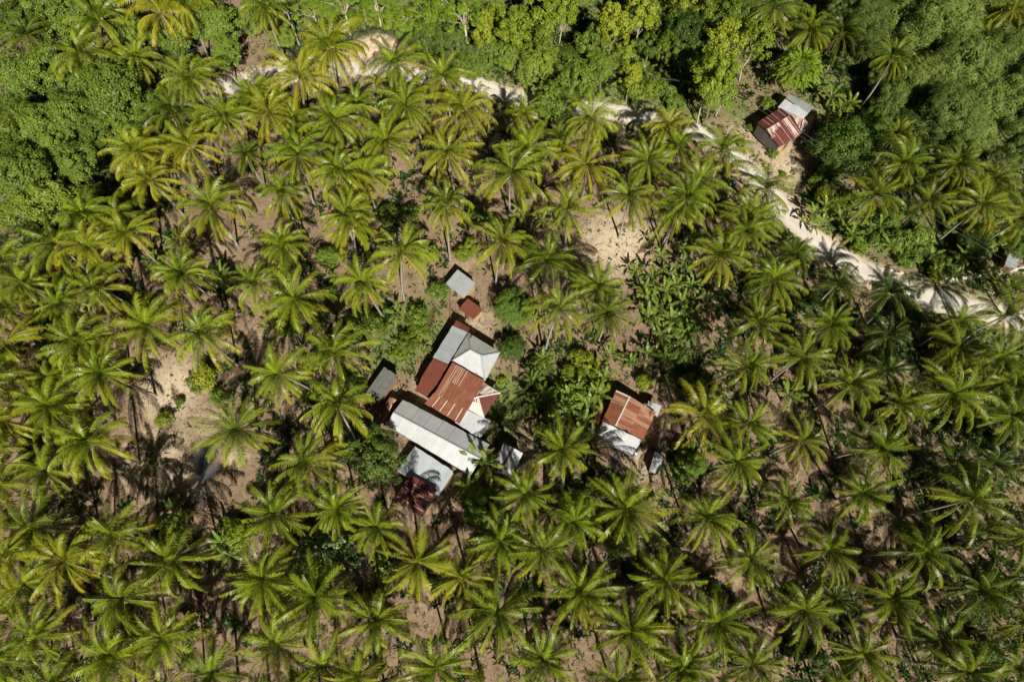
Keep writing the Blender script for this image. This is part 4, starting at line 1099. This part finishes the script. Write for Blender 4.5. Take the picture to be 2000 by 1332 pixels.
for kd, txt in TREES.items():
    for tok in txt.split('|'):
        f = tok.split()
        if not f: continue
        px, py = float(f[0]), float(f[1]); s = 1.0; yl = dk = 0
        for t in f[2:]:
            if t == 'y': yl = 1
            elif t == 'd': dk = 1
            else: s = float(t)
        cm, tm, h = random.choice(KINDS[kd])
        s *= random.uniform(.94, 1.08) * (.86 if kd == 'broad' else .86 if kd == 'bamboo' else 1)
        H = h * s * (random.uniform(.85, 1.45) if kd in ('broad', 'bamboo') and s > .6 else random.uniform(.92, 1.15))
        c = at(px, py, H)
        gb = float(gz(c.x, c.y))
        root = tag(empty(NAME[kd], (c.x, c.y, gb), random.uniform(0, 6.28)), None, CATS.get(kd, 'tree'), WORD[kd][1] + 's of the grove')
        k = H / h
        tr = link('trunk', tm, root, (0, 0, H - gb)); tr.scale = (s, s, (H - gb) / h)
        cr = link('crown', cm, root, (0, 0, H - gb)); cr.scale = (s, s, s * random.uniform(.9, 1.12)); cr.rotation_euler = (0, 0, 0)
        cr.color = (random.uniform(0, .06) + (.12 if yl else 0), random.uniform(0, .45) + (.4 if yl else 0), (random.choice((0, .05, .15, .35, .6)) if not yl else 0) + (.5 if dk else 0), 1)  # yellow and dark flags shift the leaf colour of the whole crown
        adj = ('dark' if dk else 'yellowish' if yl else WORD[kd][0])
        adj = (adj + (' large' if s > 1.15 else ' little' if s < .75 else '')).strip() or 'mid-green'
        tree_items.append((root, px, py, adj, WORD[kd][1]))
name_all(tree_items)

# ------------------------------------------------------------------ banana plants
BAN = """1290 500|1258 565|1300 570 1.1|1285 602|1312 625 1.1|1332 590|1275 540|1240 530 .8|1350 612 .8|1290 655|1310 540|1265 620|1190 690|1232 705 .8|1062 770|1090 790 .9|1080 822|1142 822|1168 772|1105 805|1130 850|952 905 1.2|932 890 1.1|915 950|960 962|922 985|1040 745|
1400 762 .7|1539 772 1.1|340 1000 1.3|355 1022 1.1|325 1020 .9|450 1085|435 1060|365 500|345 480|300 512|432 538|445 550 .8|952 432|1022 418|1060 432 .9|595 775 .7|580 740 .7|775 612 .9|830 682 .5|770 672 .5|800 700 .5|
1930 532|1950 548 1.1|1972 562 1.1|1880 502|1862 538 .9|1600 130 .8|1622 190|1642 212|1600 172 .9|1662 205|1590 420|1612 405|1640 425|1665 460|1720 440|1740 480|1790 480|1820 500|1680 425|1450 1000 .5|770 1120|745 1095 .9|560 600 .8|1500 400 .8|1330 620|1360 640|1380 580|1215 160|1190 140|1260 140|1320 130 .9|520 640 .8|590 690 .7|1095 430|1300 700 .9|1265 690|1180 740 .9|1335 485|1340 520|1110 770|1150 790|1130 760|1045 790|1060 840|1085 850|1160 850|1060 700 .9|1270 470 .7|1585 440 .8|1460 790 .6|530 780 .5|555 560 .7 |1265 585|1320 560|1350 560 .9|1345 650"""
ban_items = []
for tok in BAN.replace('\n', '').split('|'):
    f = tok.split(); px, py = float(f[0]), float(f[1]); s = float(f[2]) if len(f) > 2 else 1.0
    s *= random.uniform(.9, 1.1)
    c = at(px, py, 2.4 * s); gb = float(gz(c.x, c.y))
    root = tag(empty('banana_plant', (c.x, c.y, gb), random.uniform(0, 6.28)), None, 'banana plant', 'banana plants between the palms')
    o = link('stem', BSTEM, root); o.scale = (s, s, s)
    o = link('leaves', random.choice(BANANA), root); o.scale = (s, s, s); o.color = (random.uniform(0, .1), random.uniform(0, .4), random.uniform(0, .3), 1)
    ban_items.append((root, px, py, 'small' if s < .75 else 'big-leaved' if s > 1.05 else 'leafy', 'banana plant'))
name_all(ban_items)

# ------------------------------------------------------------------ ground litter and weeds
def scatter(n, x0, x1, y0, y1):
    return np.stack([rng.uniform(x0, x1, n), rng.uniform(y0, y1, n)], 1)
def flat_leaves(name, P2, size, asp, zo, mat, C, tilt=.25):
    n = len(P2)
    z = gz(P2[:, 0], P2[:, 1]) + zo
    c = np.stack([P2[:, 0], P2[:, 1], z], 1)
    nr = unit(np.stack([rng.normal(0, tilt, n), rng.normal(0, tilt, n), np.ones(n)], 1))
    t = unit(np.cross(nr, unit(np.stack([rng.normal(size=n), rng.normal(size=n), np.zeros(n)], 1)))); b = np.cross(nr, t)
    s = (size * rng.uniform(.5, 1.5, n))[:, None]
    Q = np.stack([c - t * s * .5, c + b * s * asp * .5, c + t * s * .5, c - b * s * asp * .5], 1)
    return link(name, quad_mesh(name, Q, C, mat))
P2 = scatter(90000, -85, 85, -22, 92)
g, p = zones(P2[:, 0], P2[:, 1])
dr = dist_line(P2[:, 0], P2[:, 1], ROAD)
P2 = P2[(dr > 2.6) & (rng.random(len(P2)) < .85 - .6 * p)]
n = len(P2)
C = np.stack([np.clip(rng.normal(.4, .4, n), 0, 1), np.clip(rng.normal(.2, .35, n), 0, 1), np.zeros(n), np.ones(n)], 1)
tag(flat_leaves('leaf_litter', P2, .42, .24, .05, M_LITTER, C), 'dry fallen palm leaflets strewn over the brown soil', 'leaf litter', kind='stuff')

def tufts(name, P2, mat, h, nb, wid, C3):
    n = len(P2)
    z = gz(P2[:, 0], P2[:, 1])
    Q, C = [], []
    for k in range(nb):
        a = rng.uniform(0, 6.28, n); ln = h * rng.uniform(.5, 1.3, n); el = rng.uniform(.35, 1.25, n)
        d = np.stack([np.cos(a) * np.cos(el), np.sin(a) * np.cos(el), np.sin(el)], 1)
        sd_ = np.stack([-np.sin(a), np.cos(a), np.zeros(n)], 1) * (wid * rng.uniform(.6, 1.3, n))[:, None]
        c = np.stack([P2[:, 0] + rng.normal(0, .1, n), P2[:, 1] + rng.normal(0, .1, n), z], 1)
        m_ = c + d * ln[:, None] * .55; e = m_ + (d + np.array([0, 0, -.7])) * ln[:, None] * .45
        Q.append(np.stack([c, m_ + sd_, e, m_ - sd_], 1))
        C.append(np.stack([np.clip(rng.normal(C3[0], .15, n), 0, 1), np.clip(rng.normal(C3[1], .25, n), 0, 1), np.zeros(n), np.ones(n)], 1))
    return link(name, quad_mesh(name, np.concatenate(Q), np.concatenate(C), mat))
P2 = scatter(80000, -95, 100, -22, 125)
g, p = zones(P2[:, 0], P2[:, 1])
nz = np.sin(P2[:, 0] * .9 + 2 * np.sin(P2[:, 1] * .5)) * np.sin(P2[:, 1] * .8 + 1.7 * np.sin(P2[:, 0] * .43))
dr = dist_line(P2[:, 0], P2[:, 1], ROAD)
keep = (rng.random(len(P2)) < np.clip(g * 1.1 + .3 * (nz > .4) - .5 * p, .07 + .12 * (nz > .1), 1) * .9 + .5 * (np.abs(dr - 2.3) < .6)) & (dr > 1.75 + .5 * rng.random(len(P2)))
tag(tufts('ground_weeds', P2[keep], M_WEED, .55, 5, .07, (.12, .35)), 'low green weeds and grass covering the soil', 'weeds', kind='stuff')

P2 = scatter(26000, -85, 92, -20, 100)
g, p = zones(P2[:, 0], P2[:, 1])
nz = np.sin(P2[:, 0] * .33 + 2.2 * np.sin(P2[:, 1] * .27)) * np.sin(P2[:, 1] * .36 + 1.9 * np.sin(P2[:, 0] * .21)) + .35 * np.sin(P2[:, 0] * 1.1) * np.sin(P2[:, 1] * 1.3)
dr = dist_line(P2[:, 0], P2[:, 1], ROAD)
hb = np.array([[at(x, y).x, at(x, y).y, r] for x, y, r in ((860, 830, 13), (905, 720, 8), (900, 600, 6), (1225, 830, 7), (1270, 900, 4), (1535, 250, 8), (330, 800, 8), (370, 900, 9))])
far_ = np.min(np.hypot(P2[:, 0][:, None] - hb[:, 0], P2[:, 1][:, None] - hb[:, 1]) - hb[:, 2], axis=1) > 0
keep = (dr > 3.2) & far_ & (p < .3) & (nz > .10 - .35 * g - .25 * (P2[:, 0] > 25)) & (rng.random(len(P2)) < .55)
tag(tufts('undergrowth', P2[keep], M_UNDER, 1.15, 8, .13, (.05, .25)), 'dark green knee-high undergrowth in the shade between the palms', 'undergrowth', kind='stuff')

# ------------------------------------------------------------------ small things
def fallen_frond(px, py, rz, label):
    c = at(px, py); o = link('fallen_frond', FALLEN, None, (c.x, c.y, float(gz(c.x, c.y)) + .12)); o.rotation_euler = (0, 0, rz)
    tag(o, label, 'palm frond', 'dry fronds lying on the ground'); return o
q, c = frond_arrays(4.2, .02, .05, 0, .25, .1, .3, .15, nl=34, ll=.8)
q[:, :, 2] = q[:, :, 2] * .25
FALLEN = quad_mesh('fallen_frond', q, c, M_DRYFR)
FF = [(280, 925, 1.4), (312, 930, 2.9), (330, 915, .4), (350, 800, 1.9), (280, 870, 2.2), (700, 600, .5), (1175, 500, 2.5), (1240, 500, .7), (1290, 745, 2.4), (830, 650, 1.2), (1100, 720, .2), (690, 1180, 2), (360, 1180, .8), (1590, 1000, 2.6), (1450, 1150, 1.1), (1000, 520, 2.2), (880, 1240, .4), (1690, 1100, 1.8), (415, 640, .3), (470, 690, 1.2), (350, 690, 2.7), (300, 1010, .9), (230, 980, 2.1), (265, 955, .2), (455, 960, 1.6), (430, 1030, 2.6), (760, 1250, 1.0), (850, 1190, 2.4), (830, 1150, .1), (1170, 1080, 1.9), (1190, 1040, .6), (1440, 820, 2.8), (1550, 940, 1.3), (1640, 930, .4), (1760, 950, 2.2), (1480, 960, 2.9), (1420, 1060, 1.5), (1580, 1220, .8), (1380, 1300, 2.3), (930, 500, 1.1), (720, 520, 2.0), (600, 500, .5), (450, 470, 1.7), (780, 340, 2.5), (1040, 480, .9), (1330, 560, 1.4), (1190, 450, .2), (700, 145, 1.2)]
ff_items = [(fallen_frond(x, y, a, None), x, y, 'brown dried', 'fallen frond') for x, y, a in FF]
name_all(ff_items)

# pile of husks under the smoke
def husk_pile():
    mb = MB(); c = at(385, 985)
    for i in range(420):
        r = abs(rng.normal(0, 1.5)); a = rng.uniform(0, 6.28)
        x, y = r * math.cos(a) * 1.5, r * math.sin(a)
        ball(mb, (x, y, max(0, .45 * math.exp(-(r / 1.4) ** 2)) + rng.uniform(0, .08)), rng.uniform(.09, .16), 0, rng.uniform(.5, .9), 6, 4)
    tag(mb.build('husk_pile', M_HUSK, None, (c.x, c.y, float(gz(c.x, c.y))), True), 'heap of dark old coconut husks in the palm shadow below the smoke', 'husk pile', kind='stuff')
husk_pile()
def stick_pile():
    c = at(326, 922); root = tag(empty('stick_pile', (c.x, c.y, float(gz(c.x, c.y)))), 'pale bamboo poles and sticks lying on the soil left of the smoke', 'sticks')
    for i, (x, y, a, l) in enumerate([(0, 0, 1.45, 2.6), (.8, .9, .15, 2.4), (.7, .7, .35, 2.2), (.9, .5, -.05, 2.0), (-1.2, -1.0, -.15, 2.6), (.6, 1.0, -.3, 1.7)]):
        mb = MB(); d = Vector((math.cos(a), math.sin(a), 0)) * l / 2; o = Vector((x, y, .08 + .05 * i))
        mb.tube([o - d, o, o + d + Vector((0, 0, .04))], [.045, .04, .03], 6); mb.build('stick', M_BAMB, root)
stick_pile()

def smoke():
    c = at(398, 915, 1.2)
    mb = MB(); n, m = 20, 12; V = []
    for i in range(m + 1):
        ph = math.pi * i / m
        for j in range(n):
            an = 2 * math.pi * j / n
            k = 1 + .15 * math.sin(3 * an + i)
            V.append((2.6 * k * math.sin(ph) * math.cos(an), 4.6 * k * math.sin(ph) * math.sin(an), 1.25 * math.cos(ph)))
    mb.add(V, [(i * n + j, (i + 1) * n + j, (i + 1) * n + (j + 1) % n, i * n + (j + 1) % n) for i in range(m) for j in range(n)])
    mt = bpy.data.materials.new('smoke'); mt.use_nodes = True
    N, L = mt.node_tree.nodes, mt.node_tree.links
    N.remove(N['Principled BSDF'])
    v = N.new('ShaderNodeVolumePrincipled'); v.inputs['Color'].default_value = (.92, .96, 1.0, 1)
    tc = N.new('ShaderNodeTexCoord')
    ns = noise(N, L, tc.outputs['Object'], .9, 5, .6)
    gr = N.new('ShaderNodeVectorMath'); gr.operation = 'LENGTH'
    mp = N.new('ShaderNodeMapping'); mp.inputs['Scale'].default_value = (1 / 2.6, 1 / 4.6, 1 / 1.25); L.new(tc.outputs['Object'], mp.inputs[0]); L.new(mp.outputs[0], gr.inputs[0])
    fall = mth(N, L, 'SUBTRACT', 1.0, gr.outputs['Value'])
    dn = mth(N, L, 'MULTIPLY', ramp(N, L, mth(N, L, 'ADD', ns, mth(N, L, 'MULTIPLY', fall, .35)), [(.50, (0, 0, 0)), (.95, (1, 1, 1))]), .6)
    L.new(dn, v.inputs['Density'])
    L.new(v.outputs[0], N['Material Output'].inputs['Volume'])
    o = mb.build('smoke', mt, None, c, True)
    tag(o, 'thin bluish smoke drifting over the clearing from the husk heap', 'smoke', kind='stuff')
smoke()

def tyre(px, py, z, label, rot=(0, 0, 0)):
    c = at(px, py, z); mb = MB(); n, k = 20, 8; V = []
    for i in range(n):
        a = 2 * math.pi * i / n
        for j in range(k):
            b_ = 2 * math.pi * j / k
            r = .27 + .09 * math.cos(b_)
            V.append((r * math.cos(a), r * math.sin(a), .09 * math.sin(b_)))
    mb.add(V, [(i * k + j, ((i + 1) % n) * k + j, ((i + 1) % n) * k + (j + 1) % k, i * k + (j + 1) % k) for i in range(n) for j in range(k)])
    o = mb.build('tyre', M_RUBBER, None, c, True); o.rotation_euler = rot; tag(o, label, 'tyre', 'old tyres by the small house')
tyre(1217, 888, .12, 'black tyre lying below the grey lean-to of the small house')
tyre(1251, 865, .3, 'black tyre leaning at the right corner of the small house', (.9, 0, .4))
def bench(px, py, rz, label):
    c = at(px, py); root = tag(empty('bench', (c.x, c.y, float(gz(c.x, c.y))), rz), label, 'bench')
    mb = MB()
    for k in range(3): mb.box(-1.0, 1.0, -.22 + .16 * k, -.1 + .16 * k, .42, .46)
    mb.build('seat', M_WOOD, root)
    for x in (-.8, .8):
        m2 = MB(); m2.box(x - .04, x + .04, -.2, .2, 0, .415); m2.build('leg', M_WOOD, root)
bench(1173, 902, -.55, 'low grey plank bench in the shade below the small rusty house')
def drum(px, py, label, mat):
    c = at(px, py); root = tag(empty('water_drum', (c.x, c.y, float(gz(c.x, c.y)))), label, 'drum')
    mb = MB(); mb.tube([(0, 0, 0), (0, 0, .25), (0, 0, .28), (0, 0, .31), (0, 0, .6), (0, 0, .63), (0, 0, .66), (0, 0, .85)], [.26, .27, .285, .27, .27, .285, .27, .26], 16); mb.build('barrel', mat, root)
    m2 = MB(); m2.tube([(0, 0, .851), (0, 0, .89)], [.275, .265], 16); m2.build('lid', M_RUBBER, root)
drum(1226, 893, 'water drum standing at the front of the small rusty house', M_PLASTIC)
drum(1488, 266, 'water drum beside the left wall of the roadside house', M_PLASTIC)
def washing(px, py):
    c = at(px, py); root = tag(empty('clothes_rack', (c.x, c.y, float(gz(c.x, c.y))), .8), 'low rack draped with pale washing by the left corner of the roadside house', 'clothes rack')
    mb = MB()
    for x in (-.9, .9): mb.tube([(x, 0, 0), (x, 0, 1.0)], [.03, .03], 6)
    mb.tube([(-1, 0, 1.0), (1, 0, 1.0)], [.02, .02], 6); mb.build('frame', M_BAMB, root)
    m2 = MB(); V = []; n = 14
    for i in range(n + 1):
        x = -.8 + 1.6 * i / n; w_ = .05 * math.sin(i * 1.7)
        V += [(x, -.35 + w_, .35), (x, -.06, .9), (x, 0, 1.03), (x, .06, .9), (x, .35 + w_, .4)]
    m2.add(V, [(i * 5 + j, (i + 1) * 5 + j, (i + 1) * 5 + j + 1, i * 5 + j + 1) for i in range(n) for j in range(4)]); m2.build('cloth', M_CLOTH, root, smooth=True)
washing(1500, 283)
def fence_line(pts, label):
    W = [at(*p) for p in pts]; root = tag(empty('pole_fence', (W[0].x, W[0].y, 0)), label, 'fence')
    n = 8
    for i in range(n):
        p = W[0].lerp(W[1], i / (n - 1)) - W[0]
        mb = MB(); mb.tube([(p.x, p.y, -.1), (p.x, p.y, .75)], [.035, .03], 5); mb.build('post', M_WOOD, root)
    mb = MB(); d = W[1] - W[0]
    for z in (.35, .68): mb.tube([(0, 0, z), (d.x, d.y, z)], [.025, .025], 5)
    mb.build('rail', M_WOOD, root)
fence_line([(880, 575), (881, 640)], 'low brown pole fence running from the grey shed to the farmhouse')
fence_line([(1284, 770), (1300, 800)], 'short pale pole fence right of the small rusty house')

def woodpile(px, py, rz, label):
    c = at(px, py); root = tag(empty('woodpile', (c.x, c.y, float(gz(c.x, c.y))), rz), label, 'firewood')
    for r_ in range(3):
        for i in range(6 - r_):
            mb = MB(); y = (i - (5 - r_) / 2) * .17; l = random.uniform(.55, .8)
            mb.tube([(-l, y, .09 + .15 * r_), (0, y + .01, .095 + .15 * r_), (l, y, .09 + .15 * r_)], [.075, .08, .07], 7); mb.build('log', M_WOOD, root)
woodpile(788, 765, 1.1, 'stack of firewood in the yard between the dark grey shed and the farmhouse')
woodpile(1262, 876, .4, 'stack of firewood on the bare soil right of the small rusty house')
woodpile(742, 800, .9, 'stack of firewood lying left of the rusted shelter')
def basin(px, py, mat, label):
    c = at(px, py); mb = MB(); n = 16; V = []
    for (r_, z) in ((.02, .03), (.24, .03), (.33, .2), (.36, .2), (.26, 0.0), (.02, 0.0)):
        V += [(r_ * math.cos(2 * math.pi * j / n), r_ * math.sin(2 * math.pi * j / n), z) for j in range(n)]
    mb.add(V, [(i * n + j, i * n + (j + 1) % n, (i + 1) * n + (j + 1) % n, (i + 1) * n + j) for i in range(5) for j in range(n)])
    tag(mb.build('basin', mat, None, (c.x, c.y, float(gz(c.x, c.y)) + .03), True), label, 'basin')
basin(1243, 888, M_CLOTH, 'pale wash basin at the lower right corner of the grey lean-to')
basin(1205, 893, M_PLASTIC, 'blue wash basin on the shaded soil below the grey lean-to')
basin(812, 742, M_CLOTH, 'pale wash basin left of the red oxide lean-to')

# utility poles and their wires
def pole(px, py, h, label, brace=False, lean=(0, 0)):
    c = at(px, py); root = tag(empty('utility_pole', (c.x, c.y, 0)), label, 'utility pole', 'power poles along the road')
    mb = MB(); mb.tube([(0, 0, -.4), (lean[0] / 2, lean[1] / 2, h / 2), (lean[0], lean[1], h)], [.15, .13, .10], 10); mb.build('shaft', M_POLE, root)
    m2 = MB(); m2.box(lean[0] - .7, lean[0] + .7, lean[1] - .05, lean[1] + .05, h - .5, h - .4)
    ca = m2.build('crossarm', M_WOOD, root)
    for x in (-.6, 0, .6):
        m3 = MB(); m3.tube([(lean[0] + x, lean[1], h - .399), (lean[0] + x, lean[1], h - .25)], [.05, .035], 8); i = m3.build('insulator', M_FRAME, root); i.parent = ca
    if brace:
        for s_ in (-1, 1):
            m4 = MB(); m4.tube([(s_ * 1.1, -.4, 0), (s_ * .12, 0, 1.8)], [.07, .06], 6); m4.build('brace', M_WOOD, root)
    return Vector((c.x + lean[0], c.y + lean[1], h - .25))
pA = pole(1396, 230, 7.5, 'grey leaning utility pole with wooden braces beside the road below the yellow-green tree', True, (.5, .3))
pB = pole(586, 92, 8.0, 'slim grey utility pole at the top left beyond the road')
pC = pole(60, 290, 8.0, 'utility pole among the trees near the top left corner')
pD = pole(2060, 640, 8.0, 'utility pole beyond the right edge past the footpath')
def wire(a, b, label):
    root = tag(empty('power_line', a), label, 'wire', 'wires strung between the poles')
    for k, o in enumerate((-.6, .6)):
        mb = MB(); d = b - a; P_ = []
        for i in range(15):
            t = i / 14; P_.append(Vector((o, 0, 0)) + d * t + Vector((0, 0, -d.length * .018 * 4 * t * (1 - t))))
        mb.tube(P_, [.022] * 15, 5); mb.build('wire', M_WIRE, root)
wire(pB, pC, 'pair of thin wires crossing the dark trees at the top left')
wire(pA, pB, 'pair of thin wires along the upper road from the braced pole leftwards')
wire(pA, pD, 'pair of thin wires running from the braced pole to the right edge')
